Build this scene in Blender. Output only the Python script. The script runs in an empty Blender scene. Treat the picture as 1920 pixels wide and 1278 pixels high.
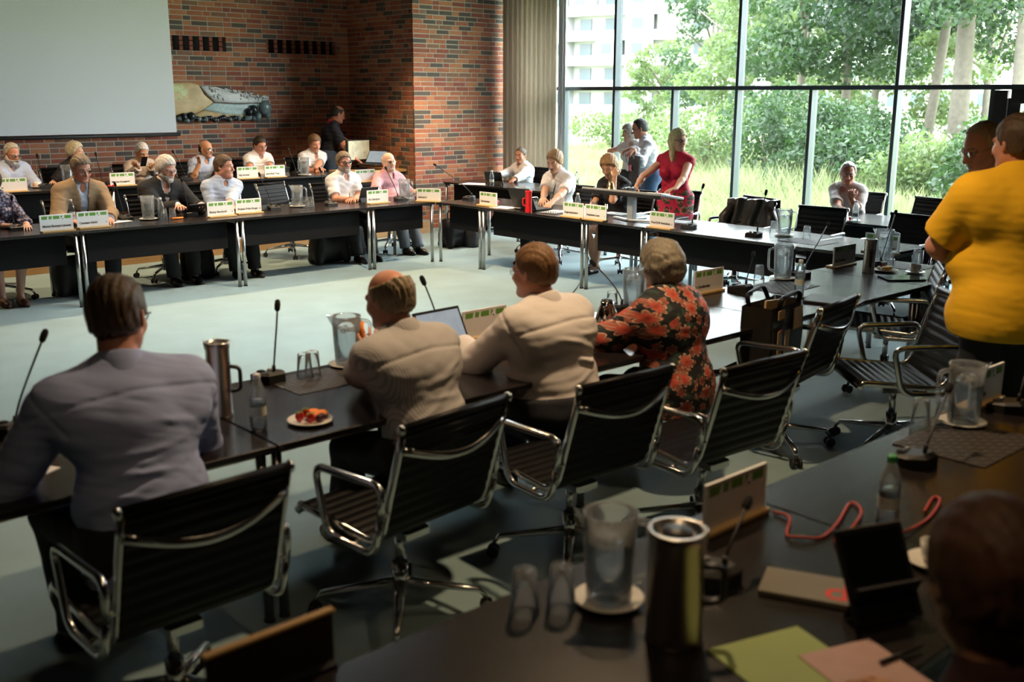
import bpy, bmesh, math, random
import numpy as np
from mathutils import Vector, Matrix
random.seed(7); RNG = np.random.RandomState(11)
S = bpy.context.scene
COL = S.collection
PI = math.pi
R = math.radians
# ------------------------------------------------------------------ camera
F_PX, PITCH, ROLL, PSI, CAM_H = 1939.0, R(13.38), R(.15), R(47.97), 1.951
FW = np.array([math.cos(PSI)*math.cos(PITCH), math.sin(PSI)*math.cos(PITCH), -math.sin(PITCH)])
RT = np.array([math.sin(PSI), -math.cos(PSI), 0.0])
UP = np.cross(RT, FW)
EYE = np.array([0.0, 0.0, CAM_H])
cam_d = bpy.data.cameras.new('camera')
cam = bpy.data.objects.new('camera', cam_d); COL.objects.link(cam); S.camera = cam
cam_d.sensor_width = 36.0; cam_d.sensor_fit = 'HORIZONTAL'
cam_d.lens = F_PX*36.0/1920.0
cam_d.clip_start = .05; cam_d.clip_end = 500
cr, sr = math.cos(ROLL), math.sin(ROLL)
xr = RT*cr + UP*sr; yr = UP*cr - RT*sr
mw = Matrix(((xr[0], yr[0], -FW[0], 0), (xr[1], yr[1], -FW[1], 0), (xr[2], yr[2], -FW[2], CAM_H), (0, 0, 0, 1)))
cam.matrix_world = mw
cam_d.dof.use_dof = True; cam_d.dof.focus_distance = 10.2; cam_d.dof.aperture_fstop = 2.5

def ray(x, y):
    u, v = x-960.0, y-639.0
    return FW*F_PX + RT*(cr*u+sr*v) - UP*(-sr*u+cr*v)
def at(x, y, z=.715):
    d = ray(x, y); return EYE + d*((z-CAM_H)/d[2])
def atX(x, y, X):
    d = ray(x, y); return EYE + d*(X/d[0])
def atY(x, y, Y):
    d = ray(x, y); return EYE + d*(Y/d[1])

# ------------------------------------------------------------------ light
W = bpy.data.worlds.new('overcast'); S.world = W; W.use_nodes = True
wt = W.node_tree; wt.nodes.clear()
wo = wt.nodes.new('ShaderNodeOutputWorld'); wb = wt.nodes.new('ShaderNodeBackground')
tc = wt.nodes.new('ShaderNodeTexCoord'); sx = wt.nodes.new('ShaderNodeSeparateXYZ')
rmp = wt.nodes.new('ShaderNodeValToRGB')
rmp.color_ramp.elements[0].position = 0.0; rmp.color_ramp.elements[0].color = (.43, .45, .465, 1)
rmp.color_ramp.elements[1].position = 1.0; rmp.color_ramp.elements[1].color = (.86, .95, 1, 1)
wt.links.new(tc.outputs['Generated'], sx.inputs[0]); wt.links.new(sx.outputs['Z'], rmp.inputs[0])
wt.links.new(rmp.outputs[0], wb.inputs[0]); wb.inputs[1].default_value = 15.0
wt.links.new(wb.outputs[0], wo.inputs[0])
sun_d = bpy.data.lights.new('sun', 'SUN'); sun_d.energy = .6; sun_d.angle = R(12); sun_d.color = (1, .96, .88)
sun = bpy.data.objects.new('sun', sun_d); COL.objects.link(sun)
sun.rotation_euler = Vector((.52, .42, -.74)).to_track_quat('-Z', 'Y').to_euler()
LAMPS = [  # warm ceiling downlights of the hall: x, y, watts
    (.8, .9, .35), (4.2, 1.2, .4), (2.2, 5.8, 2), (6.0, 7.8, 8), (3.4, 3.0, 3), (3.4, 11.1, 4), (6.2, 11.1, 4), (-1.0, 8.6, 2), (8.4, 11.0, 4), (1.2, 13.0, 1.5)]
CEIL = 3.6
S.view_settings.view_transform = 'Standard'; S.view_settings.look = 'None'
S.view_settings.exposure = 1.2; S.view_settings.gamma = 1.0; S.view_settings.use_curve_mapping = False
try:
    S.cycles.use_denoising = True; S.cycles.max_bounces = 8; S.cycles.transparent_max_bounces = 24
    S.cycles.caustics_reflective = False; S.cycles.caustics_refractive = False; S.cycles.sample_clamp_indirect = 6.0
except Exception: pass

# ------------------------------------------------------------------ materials
MATS = {}
def mk(name, col, rough=.5, metal=0.0, spec=.5, var=.12, vs=6.0, bump=0.0, bs=60.0, emit=None, trans=0.0, ior=1.45, coat=0.0, alpha=None, stretch=None, sheen=0.0):
    """procedural principled material: base colour varied by noise, noise bump"""
    if name in MATS: return MATS[name]
    m = bpy.data.materials.new(name); m.use_nodes = True; nt = m.node_tree; N = nt.nodes; L = nt.links
    p = N['Principled BSDF']
    p.inputs['Roughness'].default_value = rough; p.inputs['Metallic'].default_value = metal
    p.inputs['Specular IOR Level'].default_value = spec; p.inputs['IOR'].default_value = ior
    p.inputs['Transmission Weight'].default_value = trans; p.inputs['Coat Weight'].default_value = coat
    p.inputs['Sheen Weight'].default_value = sheen
    t = N.new('ShaderNodeTexCoord'); mp = N.new('ShaderNodeMapping'); L.new(t.outputs['Object'], mp.inputs[0])
    if stretch: mp.inputs['Scale'].default_value = stretch
    nz = N.new('ShaderNodeTexNoise'); nz.inputs['Scale'].default_value = vs; nz.inputs['Detail'].default_value = 3
    L.new(mp.outputs[0], nz.inputs['Vector'])
    mx = N.new('ShaderNodeMix'); mx.data_type = 'RGBA'
    c = tuple(col[:3])
    mx.inputs[6].default_value = tuple(max(0, k*(1-var)) for k in c)+(1,); mx.inputs[7].default_value = tuple(min(1, k*(1+var)) for k in c)+(1,)
    L.new(nz.outputs['Fac'], mx.inputs[0]); L.new(mx.outputs[2], p.inputs['Base Color'])
    if bump:
        n2 = N.new('ShaderNodeTexNoise'); n2.inputs['Scale'].default_value = bs; n2.inputs['Detail'].default_value = 2
        L.new(mp.outputs[0], n2.inputs['Vector'])
        b = N.new('ShaderNodeBump'); b.inputs['Strength'].default_value = bump; b.inputs['Distance'].default_value = .004
        L.new(n2.outputs['Fac'], b.inputs['Height']); L.new(b.outputs[0], p.inputs['Normal'])
    if emit:
        p.inputs['Emission Color'].default_value = tuple(emit[:3])+(1,); p.inputs['Emission Strength'].default_value = emit[3]
    MATS[name] = m
    return m
def nodes_of(m): return m.node_tree.nodes, m.node_tree.links, m.node_tree.nodes['Principled BSDF']
def base_from(m, sock):
    N, L, p = nodes_of(m)
    for l in list(p.inputs['Base Color'].links): L.remove(l)
    L.new(sock, p.inputs['Base Color'])
def ramp(N, stops, interp='LINEAR'):
    r = N.new('ShaderNodeValToRGB'); cr_ = r.color_ramp; cr_.interpolation = interp
    while len(cr_.elements) < len(stops): cr_.elements.new(.5)
    for e, (p, c) in zip(cr_.elements, stops): e.position = p; e.color = tuple(c[:3])+(1,)
    return r
def glassy(name, tint=(1, 1, 1), f0=.06, ior=1.3, rough=0.02, mixglass=0.0):
    """thin clear sheet: transparent + fresnel reflection"""
    if name in MATS: return MATS[name]
    m = bpy.data.materials.new(name); m.use_nodes = True; N = m.node_tree.nodes; L = m.node_tree.links; N.clear()
    o = N.new('ShaderNodeOutputMaterial'); t = N.new('ShaderNodeBsdfTransparent'); t.inputs[0].default_value = tuple(tint)+(1,)
    g = N.new('ShaderNodeBsdfGlossy'); g.inputs['Roughness'].default_value = rough
    fr = N.new('ShaderNodeLayerWeight'); fr.inputs['Blend'].default_value = f0
    nz = N.new('ShaderNodeTexNoise'); nz.inputs['Scale'].default_value = 4
    ml = N.new('ShaderNodeMath'); ml.operation = 'MULTIPLY'; ml.inputs[1].default_value = 1.0
    L.new(fr.outputs['Fresnel'], ml.inputs[0])
    mx = N.new('ShaderNodeMixShader'); L.new(ml.outputs[0], mx.inputs[0]); L.new(t.outputs[0], mx.inputs[1]); L.new(g.outputs[0], mx.inputs[2])
    L.new(mx.outputs[0], o.inputs[0]); MATS[name] = m
    return m

# ------------------------------------------------------------------ mesh builder
class MB:
    def __init__(s): s.v = []; s.f = []; s.m = []; s.sm = []
    def add(s, vs, fs, mi=0, smooth=False):
        o = len(s.v); s.v += [tuple(map(float, q)) for q in vs]
        for f in fs: s.f.append(tuple(i+o for i in f)); s.m.append(mi); s.sm.append(smooth)
        return s
    def box(s, c, d, mi=0, rot=None, bev=0.0):
        hx, hy, hz = d[0]/2, d[1]/2, d[2]/2
        if bev > 0:
            b = min(bev, hx*.98, hy*.98, hz*.98); vs = []
            for (sx_, sy_, sz_) in [(x, y, z) for x in (-1, 1) for y in (-1, 1) for z in (-1, 1)]:
                vs += [(sx_*hx, sy_*(hy-b), sz_*(hz-b)), (sx_*(hx-b), sy_*hy, sz_*(hz-b)), (sx_*(hx-b), sy_*(hy-b), sz_*hz)]
            ix = {}; k = 0
            for x in (-1, 1):
                for y in (-1, 1):
                    for z in (-1, 1): ix[(x, y, z)] = k; k += 3
            fs = []
            for a in (-1, 1):
                q = [ix[(a, -1, -1)], ix[(a, 1, -1)], ix[(a, 1, 1)], ix[(a, -1, 1)]]; fs.append(q if a > 0 else q[::-1])
                q = [ix[(-1, a, -1)]+1, ix[(-1, a, 1)]+1, ix[(1, a, 1)]+1, ix[(1, a, -1)]+1]; fs.append(q if a > 0 else q[::-1])
                q = [ix[(-1, -1, a)]+2, ix[(1, -1, a)]+2, ix[(1, 1, a)]+2, ix[(-1, 1, a)]+2]; fs.append(q if a > 0 else q[::-1])
            for a in (-1, 1):
                for b_ in (-1, 1):
                    q = [ix[(-1, a, b_)]+1, ix[(1, a, b_)]+1, ix[(1, a, b_)]+2, ix[(-1, a, b_)]+2]; fs.append(q if a*b_ > 0 else q[::-1])
                    q = [ix[(a, -1, b_)]+2, ix[(a, 1, b_)]+2, ix[(a, 1, b_)], ix[(a, -1, b_)]]; fs.append(q[::-1] if a*b_ > 0 else q)
                    q = [ix[(a, b_, -1)], ix[(a, b_, 1)], ix[(a, b_, 1)]+1, ix[(a, b_, -1)]+1]; fs.append(q[::-1] if a*b_ > 0 else q)
            for x in (-1, 1):
                for y in (-1, 1):
                    for z in (-1, 1):
                        i = ix[(x, y, z)]; q = [i, i+1, i+2]; fs.append(q if x*y*z > 0 else q[::-1])
        else:
            vs = [(x*hx, y*hy, z*hz) for x in (-1, 1) for y in (-1, 1) for z in (-1, 1)]
            fs = [(0, 1, 3, 2), (4, 6, 7, 5), (0, 4, 5, 1), (2, 3, 7, 6), (0, 2, 6, 4), (1, 5, 7, 3)]
        M_ = rot if rot is not None else Matrix.Identity(3)
        c = Vector(c)
        return s.add([M_ @ Vector(q) + c for q in vs], fs, mi)
    def quad(s, a, b, c, d, mi=0): return s.add([a, b, c, d], [(0, 1, 2, 3)], mi)
    def tube(s, path, r, n=10, mi=0, cap=True, flat=None):
        """round (or flattened) tube along a path; r number or list; flat = (a,b) scale in frame"""
        P = [Vector(p) for p in path]; rs = r if isinstance(r, (list, tuple)) else [r]*len(P)
        vs = []; up = None
        for i, p in enumerate(P):
            t = (P[min(i+1, len(P)-1)]-P[max(i-1, 0)])
            t = t.normalized() if t.length > 1e-9 else Vector((0, 0, 1))
            if up is None:
                a = Vector((0, 0, 1)) if abs(t.z) < .9 else Vector((1, 0, 0)); up = (a - t*a.dot(t)).normalized()
            else:
                up = up - t*up.dot(t); up = up.normalized() if up.length > 1e-6 else t.orthogonal().normalized()
            sd = t.cross(up)
            fa, fb = flat if flat else (1, 1)
            for k in range(n):
                an = 2*PI*k/n; vs.append(p + (up*math.cos(an)*fa + sd*math.sin(an)*fb)*rs[i])
        fs = []
        for i in range(len(P)-1):
            for k in range(n):
                k2 = (k+1) % n; fs.append((i*n+k, i*n+k2, (i+1)*n+k2, (i+1)*n+k))
        s.add(vs, fs, mi, True)
        if cap:
            o = len(s.v)-len(vs)
            s.f.append(tuple(o+k for k in range(n))[::-1]); s.m.append(mi); s.sm.append(False)
            s.f.append(tuple(o+(len(P)-1)*n+k for k in range(n))); s.m.append(mi); s.sm.append(False)
        return s
    def lathe(s, prof, n=20, mi=0, c=(0, 0, 0), ax=None, rmod=None):
        """prof list of (r,z)"""
        vs = []; fs = []; c = Vector(c)
        for (r, z) in prof:
            for k in range(n):
                an = 2*PI*k/n; rr = r*(rmod(an, z) if rmod else 1)
                q = Vector((rr*math.cos(an), rr*math.sin(an), z)); vs.append((ax @ q if ax else q) + c)
        for i in range(len(prof)-1):
            for k in range(n):
                k2 = (k+1) % n; fs.append((i*n+k, i*n+k2, (i+1)*n+k2, (i+1)*n+k))
        s.add(vs, fs, mi, True)
        return s
    def ell(s, c, r, n=10, m=7, mi=0, rot=None):
        prof = [(math.sin(PI*i/m)+1e-5, -math.cos(PI*i/m)) for i in range(m+1)]
        vs = []; c = Vector(c)
        for (a, z) in prof:
            for k in range(n):
                an = 2*PI*k/n; q = Vector((a*math.cos(an)*r[0], a*math.sin(an)*r[1], z*r[2])); vs.append((rot @ q if rot else q)+c)
        fs = [(i*n+k, i*n+(k+1) % n, (i+1)*n+(k+1) % n, (i+1)*n+k) for i in range(m) for k in range(n)]
        return s.add(vs, fs, mi, True)
    def prism(s, pts, z0, z1, mi=0, smooth=False):
        n = len(pts); vs = [(x, y, z0) for x, y in pts]+[(x, y, z1) for x, y in pts]
        fs = [tuple(range(n))[::-1], tuple(range(n, 2*n))]+[(k, (k+1) % n, n+(k+1) % n, n+k) for k in range(n)]
        return s.add(vs, fs, mi, smooth)
    def grid(s, fn, nu, nv, mi=0, smooth=True):
        vs = [fn(i/nu, j/nv) for i in range(nu+1) for j in range(nv+1)]
        w = nv+1
        return s.add(vs, [(i*w+j, (i+1)*w+j, (i+1)*w+j+1, i*w+j+1) for i in range(nu) for j in range(nv)], mi, smooth)
    def mesh(s, name):
        me = bpy.data.meshes.new(name); me.from_pydata(s.v, [], s.f)
        me.polygons.foreach_set('material_index', s.m); me.polygons.foreach_set('use_smooth', s.sm); me.update()
        return me
    def obj(s, name, mats, parent=None, loc=None, rz=None):
        me = s.mesh(name)
        for m in (mats if isinstance(mats, (list, tuple)) else [mats]): me.materials.append(m)
        return link(name, me, parent, loc, rz)
def link(name, me, parent=None, loc=None, rz=None):
    o = bpy.data.objects.new(name, me); COL.objects.link(o)
    if parent is not None: o.parent = parent
    if loc is not None: o.location = tuple(map(float, loc))
    if rz is not None: o.rotation_euler = (0, 0, rz)
    return o
def thing(name, label, cat, loc=(0, 0, 0), rz=0.0, group=None):
    o = bpy.data.objects.new(name, None); COL.objects.link(o); o.empty_display_size = .05
    o.location = tuple(map(float, loc)); o.rotation_euler = (0, 0, rz)
    return tag(o, label, cat, group)
def tag(o, label, cat, group=None):
    o['label'] = label; o['category'] = cat
    if group: o['group'] = group
    return o
def struct(o): o['kind'] = 'structure'; return o
def kids(o): return [c for c in KID.get(o.name, [])] if False else list(o.children)
def dup(root, loc, rz=0.0, label=None, group=None):
    r = root.copy(); COL.objects.link(r); r.location = tuple(map(float, loc)); r.rotation_euler = (0, 0, rz)
    if label: r['label'] = label
    if group: r['group'] = group
    for ch in list(root.children):
        c = ch.copy(); COL.objects.link(c); c.parent = r
        for g in list(ch.children):
            d = g.copy(); COL.objects.link(d); d.parent = c
    return r
class Kind:
    """first call places the prototype itself, later calls copy it"""
    def __init__(s, root): s.root = root; s.used = False
    def __call__(s, loc, rz, label, group=None):
        if not s.used:
            s.used = True; r = s.root; r.location = tuple(map(float, loc)); r.rotation_euler = (0, 0, rz); r['label'] = label
            if group: r['group'] = group
            return r
        return dup(s.root, loc, rz, label, group)
def arc(c, r, a0, a1, n, plane='yz'):
    out = []
    for i in range(n+1):
        a = R(a0+(a1-a0)*i/n); u, v = r*math.cos(a), r*math.sin(a)
        out.append((c[0], c[1]+u, c[2]+v) if plane == 'yz' else ((c[0]+u, c[1], c[2]+v) if plane == 'xz' else (c[0]+u, c[1]+v, c[2])))
    return out
def fillet(pts, r, n=5):
    """round the inner corners of a polyline"""
    P = [Vector(p) for p in pts]; out = [P[0]]
    for i in range(1, len(P)-1):
        a = (P[i-1]-P[i]); b = (P[i+1]-P[i]); ra = min(r, a.length*.48, b.length*.48)
        p0 = P[i]+a.normalized()*ra; p1 = P[i]+b.normalized()*ra
        for k in range(n+1):
            t = k/n; out.append(p0*(1-t)**2+P[i]*2*t*(1-t)+p1*t*t)
    out.append(P[-1]); return out

# common materials
m_black = mk('black_plastic', (.012, .012, .013), .42, bump=.05, bs=300)
m_leather = mk('black_leather', (.005, .005, .006), .42, bump=.2, bs=220, vs=30, spec=.16)
m_chrome = mk('polished_aluminium', (.62, .62, .62), .16, 1.0, var=.06, vs=20)
m_steel = mk('brushed_steel', (.5, .47, .44), .3, 1.0, var=.12, vs=8, stretch=(8, 8, .6))
m_leg = mk('satin_steel_leg', (.5, .5, .5), .28, 1.0, var=.06)
m_top = mk('dark_stained_oak', (.013, .010, .010), .24, var=.5, vs=9, bump=.08, bs=26, stretch=(1, 12, 4), spec=.75)
m_panel = mk('black_panel', (.004, .004, .005), .7, var=.2, spec=.18)
m_white = mk('white_paper', (.8, .8, .8), .7, var=.04)
m_porc = mk('white_porcelain', (.75, .73, .68), .25, var=.04, coat=.3)
m_rubber = mk('black_rubber', (.012, .012, .012), .6)
m_wood = mk('pale_maple', (.56, .36, .15), .45, var=.2, vs=5, stretch=(1, 9, 9))
m_clear = glassy('clear_plastic', (.93, .95, .95), .25)

def scatter_clear(name, tint, white, amount, f0):
    m = glassy(name, tint, f0); N, L = m.node_tree.nodes, m.node_tree.links; o = next(n for n in N if n.type == 'OUTPUT_MATERIAL'); src = o.inputs[0].links[0].from_socket
    d = N.new('ShaderNodeBsdfDiffuse'); d.inputs[0].default_value = tuple(white)+(1,); t = N.new('ShaderNodeBsdfTranslucent'); t.inputs[0].default_value = tuple(white)+(1,)
    a = N.new('ShaderNodeMixShader'); a.inputs[0].default_value = .6; L.new(d.outputs[0], a.inputs[1]); L.new(t.outputs[0], a.inputs[2])
    b = N.new('ShaderNodeMixShader'); b.inputs[0].default_value = amount; L.new(src, b.inputs[1]); L.new(a.outputs[0], b.inputs[2]); L.new(b.outputs[0], o.inputs[0]); return m
m_ribbed = scatter_clear('ribbed_clear_plastic', (.97, .98, .98), (.85, .9, .92), .16, .3)
m_glass = scatter_clear('drinking_glass', (.97, .98, .98), (.85, .88, .9), .07, .14)
m_bott = scatter_clear('bottle_plastic', (.95, .97, .97), (.8, .85, .87), .10, .35)
m_water = scatter_clear('water', (.93, .97, .98), (.8, .87, .9), .12, .12)
m_card = mk('white_card', (.72, .72, .72), .35, var=.03)
m_green = mk('leaf_green_print', (.12, .30, .05), .5, var=.15)
m_ink = mk('dark_ink', (.03, .03, .035), .6)
# ================================================================== ROOM
YB, YP, XP, XW = 14.0, 12.33, 9.2, 11.4      # back wall, pilaster face, pilaster side, glazing
POD, YPOD = .17, 11.95
m_carpet = mk('pale_blue_carpet', (.215, .315, .335), .95, var=.16, vs=3.0, bump=.5, bs=340, sheen=.2)
m_ceil = mk('dark_ceiling', (.022, .019, .017), .8)
m_mortar = mk('mortar', (.50, .43, .35), .9, var=.2, vs=14, bump=.4, bs=90)
m_void = mk('dark_cavity', (.01, .008, .007), .9)
m_dwall = mk('brown_hall_wall', (.014, .009, .007), .8, var=.3, vs=3)
BR = [mk('brick_%s' % n, c, .85, var=.28, vs=18, bump=.6, bs=70) for n, c in
      (('red', (.42, .14, .075)), ('orange', (.50, .20, .10)), ('deep_red', (.31, .095, .065)), ('brown', (.26, .135, .09)), ('grey', (.115, .092, .08)))]
b = MB(); b.box((4.3, 5.0, -.05), (15.4, 19.0, .1)); struct(b.obj('floor', m_carpet))
ADDED_SKYLIGHT = (3.6, 5.4, 7.1, 8.3)      # unseen roof light, added to brighten the middle of the hall
b = MB(); X0, X1, Y0, Y1 = -3.4, 12.0, -4.5, 14.5
for (a, c, d, e) in ((X0, ADDED_SKYLIGHT[0], Y0, Y1), (ADDED_SKYLIGHT[1], X1, Y0, Y1), (ADDED_SKYLIGHT[0], ADDED_SKYLIGHT[1], Y0, ADDED_SKYLIGHT[2]), (ADDED_SKYLIGHT[0], ADDED_SKYLIGHT[1], ADDED_SKYLIGHT[3], Y1)): b.box(((a+c)/2, (d+e)/2, CEIL+.1), (c-a, e-d, .2))
struct(b.obj('ceiling', m_ceil))
m_shaft = mk('added_roof_light_shaft', (.7, .7, .68), .8)
sl_ = thing('added_roof_light', '', 'window'); del sl_['label']; del sl_['category']; struct(sl_)  # roof opening put in for the daylight it lets down
for (a, c, d, e) in ((ADDED_SKYLIGHT[0]-.05, ADDED_SKYLIGHT[0], ADDED_SKYLIGHT[2]-.05, ADDED_SKYLIGHT[3]+.05), (ADDED_SKYLIGHT[1], ADDED_SKYLIGHT[1]+.05, ADDED_SKYLIGHT[2]-.05, ADDED_SKYLIGHT[3]+.05), (ADDED_SKYLIGHT[0], ADDED_SKYLIGHT[1], ADDED_SKYLIGHT[2]-.05, ADDED_SKYLIGHT[2]), (ADDED_SKYLIGHT[0], ADDED_SKYLIGHT[1], ADDED_SKYLIGHT[3], ADDED_SKYLIGHT[3]+.05)):
    b = MB(); b.box(((a+c)/2, (d+e)/2, CEIL+.42), (c-a, e-d, .44)); b.obj('added_shaft_wall', m_shaft, sl_)
for i in range(1, 4): b = MB(); b.box((ADDED_SKYLIGHT[0]+(ADDED_SKYLIGHT[1]-ADDED_SKYLIGHT[0])*i/4, (ADDED_SKYLIGHT[2]+ADDED_SKYLIGHT[3])/2, CEIL+.6), (.05, ADDED_SKYLIGHT[3]-ADDED_SKYLIGHT[2], .08)); b.obj('added_glazing_bar', m_shaft, sl_)
for i in range(4): b = MB(); b.box((ADDED_SKYLIGHT[0]+(ADDED_SKYLIGHT[1]-ADDED_SKYLIGHT[0])*(i+.5)/4, (ADDED_SKYLIGHT[2]+ADDED_SKYLIGHT[3])/2, CEIL+.6), ((ADDED_SKYLIGHT[1]-ADDED_SKYLIGHT[0])/4-.06, ADDED_SKYLIGHT[3]-ADDED_SKYLIGHT[2], .006)); b.obj('pane', glassy('window_glass', (.97, .99, .98), .12), sl_)
b = MB(); b.box((-3.1, 5.5, CEIL/2), (.2, 17.2, CEIL)); struct(b.obj('wall_left', m_dwall))
b = MB(); b.box((4.2, -3.1, CEIL/2), (14.8, .2, CEIL)); struct(b.obj('wall_front', m_dwall))
b = MB(); b.box((XW+.1, .48, CEIL/2), (.2, 6.96, CEIL)); struct(b.obj('wall_right', m_dwall))
b = MB(); b.box(((XP+XW+.3)/2+.6, YP+1.2, CEIL/2), (XW+.3-XP-1.0, 1.6, CEIL)); struct(b.obj('wall_core', m_dwall))

def in_frame(P):
    q = np.array(P)-EYE; z = q@FW
    if z < .3: return None
    u, v = F_PX*(q@RT)/z, -F_PX*(q@UP)/z
    x, y = 960+cr*u-sr*v, 639+sr*u+cr*v
    return (x, y) if -10 < x < 1930 and -10 < y < 1288 else None
CH, BL, BHD, JT = .0667, .228, .108, .012
brick_mesh = {}
def brick_shape(L, mi):
    k = (round(L, 3), mi)
    if k not in brick_mesh:
        q = MB(); q.box((0, 0, 0), (L, .03, .0547), bev=.003); me = q.mesh('brick'); me.materials.append(BR[mi]); brick_mesh[k] = me
    return brick_mesh[k]
def brick_wall(name, o, u, n, ulen, z0, z1, holes=(), hidden=None, seed=1, ext=0.0):
    """mortar slab with every brick laid proud of it; o = lower corner, u = along, n = outward normal"""
    rnd = random.Random(seed); u = Vector(u); n = Vector(n); o = Vector(o); b = MB()
    us = sorted(set([0, ulen]+[h[0] for h in holes]+[h[1] for h in holes])); zs = sorted(set([z0, z1]+[h[2] for h in holes]+[h[3] for h in holes]))
    ang = math.atan2(u.y, u.x); rot = Matrix.Rotation(ang, 3, 'Z')
    for a0, a1 in zip(us, us[1:]):
        for c0, c1 in zip(zs, zs[1:]):
            am, cm = (a0+a1)/2, (c0+c1)/2; hole = any(h[0] < am < h[1] and h[2] < cm < h[3] for h in holes)
            dep = .02 if hole else .12
            b.box(o+u*am-n*(.12-dep/2+.0)+Vector((0, 0, cm)), (a1-a0, dep, c1-c0), 1 if hole else 0, rot)
    w = struct(b.obj(name, [m_mortar, m_void]))
    cand = []; nc = int((z1-z0)/CH)
    for k in range(nc):
        z = z0+CH*(k+.5); x = -rnd.choice([0, .06, .12, .18, .24, .3]); seq = k % 3
        hs = [h for h in holes if h[2] < z < h[3]]; carry = False
        while x < ulen:
            L = BHD if seq % 3 == 2 else BL; seq += 1
            a0, a1 = max(x, 0), min(x+L, ulen); x += L+JT
            if a1-a0 < .06 and a1 >= ulen-1e-6 and a0 > 0: continue
            if a0 == 0 and a1 < .06: carry = True; continue
            if carry: a0 = 0; carry = False
            if ulen-a1 < .06+JT: a1 = ulen
            if a0 == 0: a0 = -ext
            segs = [(a0, a1)]
            for h in hs: segs = [s_ for a, c in segs for s_ in ((a, min(c, h[0])), (max(a, h[1]), c)) if s_[1]-s_[0] > .02]
            mi = rnd.choices(range(5), (34, 18, 18, 14, 18))[0]
            for a, c in segs:
                if c-a > .02: cand.append((o+u*((a+c)/2)+Vector((0, 0, z))+n*(rnd.uniform(-.0035, .0015)-.0105), L if abs(c-a-L) < .005 else round(c-a, 2), mi))
        for h in hs:
            y = h[0]+.0
            while y < h[1]+.001: cand.append((o+u*(y)+Vector((0, 0, z))-n*.0105, .05, 2)); y += .147
    vis = []; rest = []
    for c in cand:
        q = in_frame(c[0]); ok = q is not None and not (hidden and hidden(q))
        (vis if ok else rest).append((c, (np.array(c[0])-EYE)@FW if q else 1e9))
    vis.sort(key=lambda t: t[1]/t[0][1])
    rest += vis[300:]
    for (P, L, mi), _ in vis[:300]:
        ob = link('brick', brick_shape(L, mi), w, P, ang)
    b = MB()
    for (P, L, mi), _ in rest: b.box(P, (L, .03, .0547), mi, rot)
    r_ = b.obj('brickwork', BR, w); r_['kind'] = 'stuff'
    return w
brick_wall('wall_back', (-3, YB, 0), (1, 0, 0), (0, -1, 0), XP+3.02, 0, CEIL,
           holes=((3+5.90, 3+7.16, CH*38, CH*41), (3+7.80, 3+8.98, CH*38, CH*41)), hidden=lambda q: q[0] < 318+.066*q[1] and q[1] < 250, seed=3)
brick_wall('wall_alcove', (XP, YB, 0), (0, -1, 0), (-1, 0, 0), YB-YP-.028, 0, CEIL, seed=5)
brick_wall('wall_pilaster', (XP+.004, YP, 0), (1, 0, 0), (0, -1, 0), XW-XP-.004, 0, CEIL, hidden=lambda q: q[0] > 945, seed=9, ext=.009)

# podium along the back wall: carpeted top, oak riser
m_riser = mk('oak_riser', (.42, .24, .10), .5, var=.25, vs=4, stretch=(1, 10, 10))
b = MB(); b.box((3.1, (YPOD+YB)/2+.01, POD/2), (12.2, YB-YPOD-.02, POD-.002), 0)
pod = struct(b.obj('floor_podium', m_carpet))
for i in range(6):
    b = MB(); b.box((-2+2.03*i, YPOD-.004, POD/2), (2.02, .018, POD), 0); b.obj('riser_board', m_riser, pod)

# glazing: mullions, transom, panes
m_frame = mk('blue_grey_window_metal', (.045, .065, .077), .38, .3, var=.1)
m_pane = glassy('window_glass', (.97, .99, .98), .12)
win = thing('window_1', '', 'window'); del win['label']; del win['category']; struct(win)
ZT = 2.045
MAIN = [12.62, 10.46, 8.31, 6.10, 4.0]; SUB = [11.52, 9.37, 7.21, 5.0]
for y in MAIN:
    b = MB(); b.box((XW+.065, y, CEIL/2), (.14, .046, CEIL), bev=.004); b.obj('mullion', m_frame, win)
for y in SUB:
    b = MB(); b.box((XW+.065, y, ZT/2), (.14, .046, ZT-.03), bev=.004); b.obj('mullion', m_frame, win)
ys = MAIN
for a, c in zip(ys, ys[1:]):
    b = MB(); b.box((XW+.065, (a+c)/2, ZT), (.14, a-c-.048, .052), bev=.004); b.obj('transom', m_frame, win)
    b = MB(); b.box((XW+.1, (a+c)/2, (ZT+CEIL)/2), (.006, a-c-.05, CEIL-ZT-.07)); b.obj('pane', m_pane, win)
    b = MB(); b.box((XW+.065, (a+c)/2, .05), (.14, a-c-.048, .1)); b.obj('sill_rail', m_frame, win)
    b = MB(); b.box((XW+.065, (a+c)/2, CEIL-.03), (.14, a-c-.048, .06)); b.obj('head_rail', m_frame, win)
low = sorted(MAIN[:4]+SUB, reverse=True)
for a, c in zip(low, low[1:]):
    b = MB(); b.box((XW+.1, (a+c)/2, 1.06), (.006, a-c-.05, 1.9)); b.obj('pane', m_pane, win)
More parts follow.
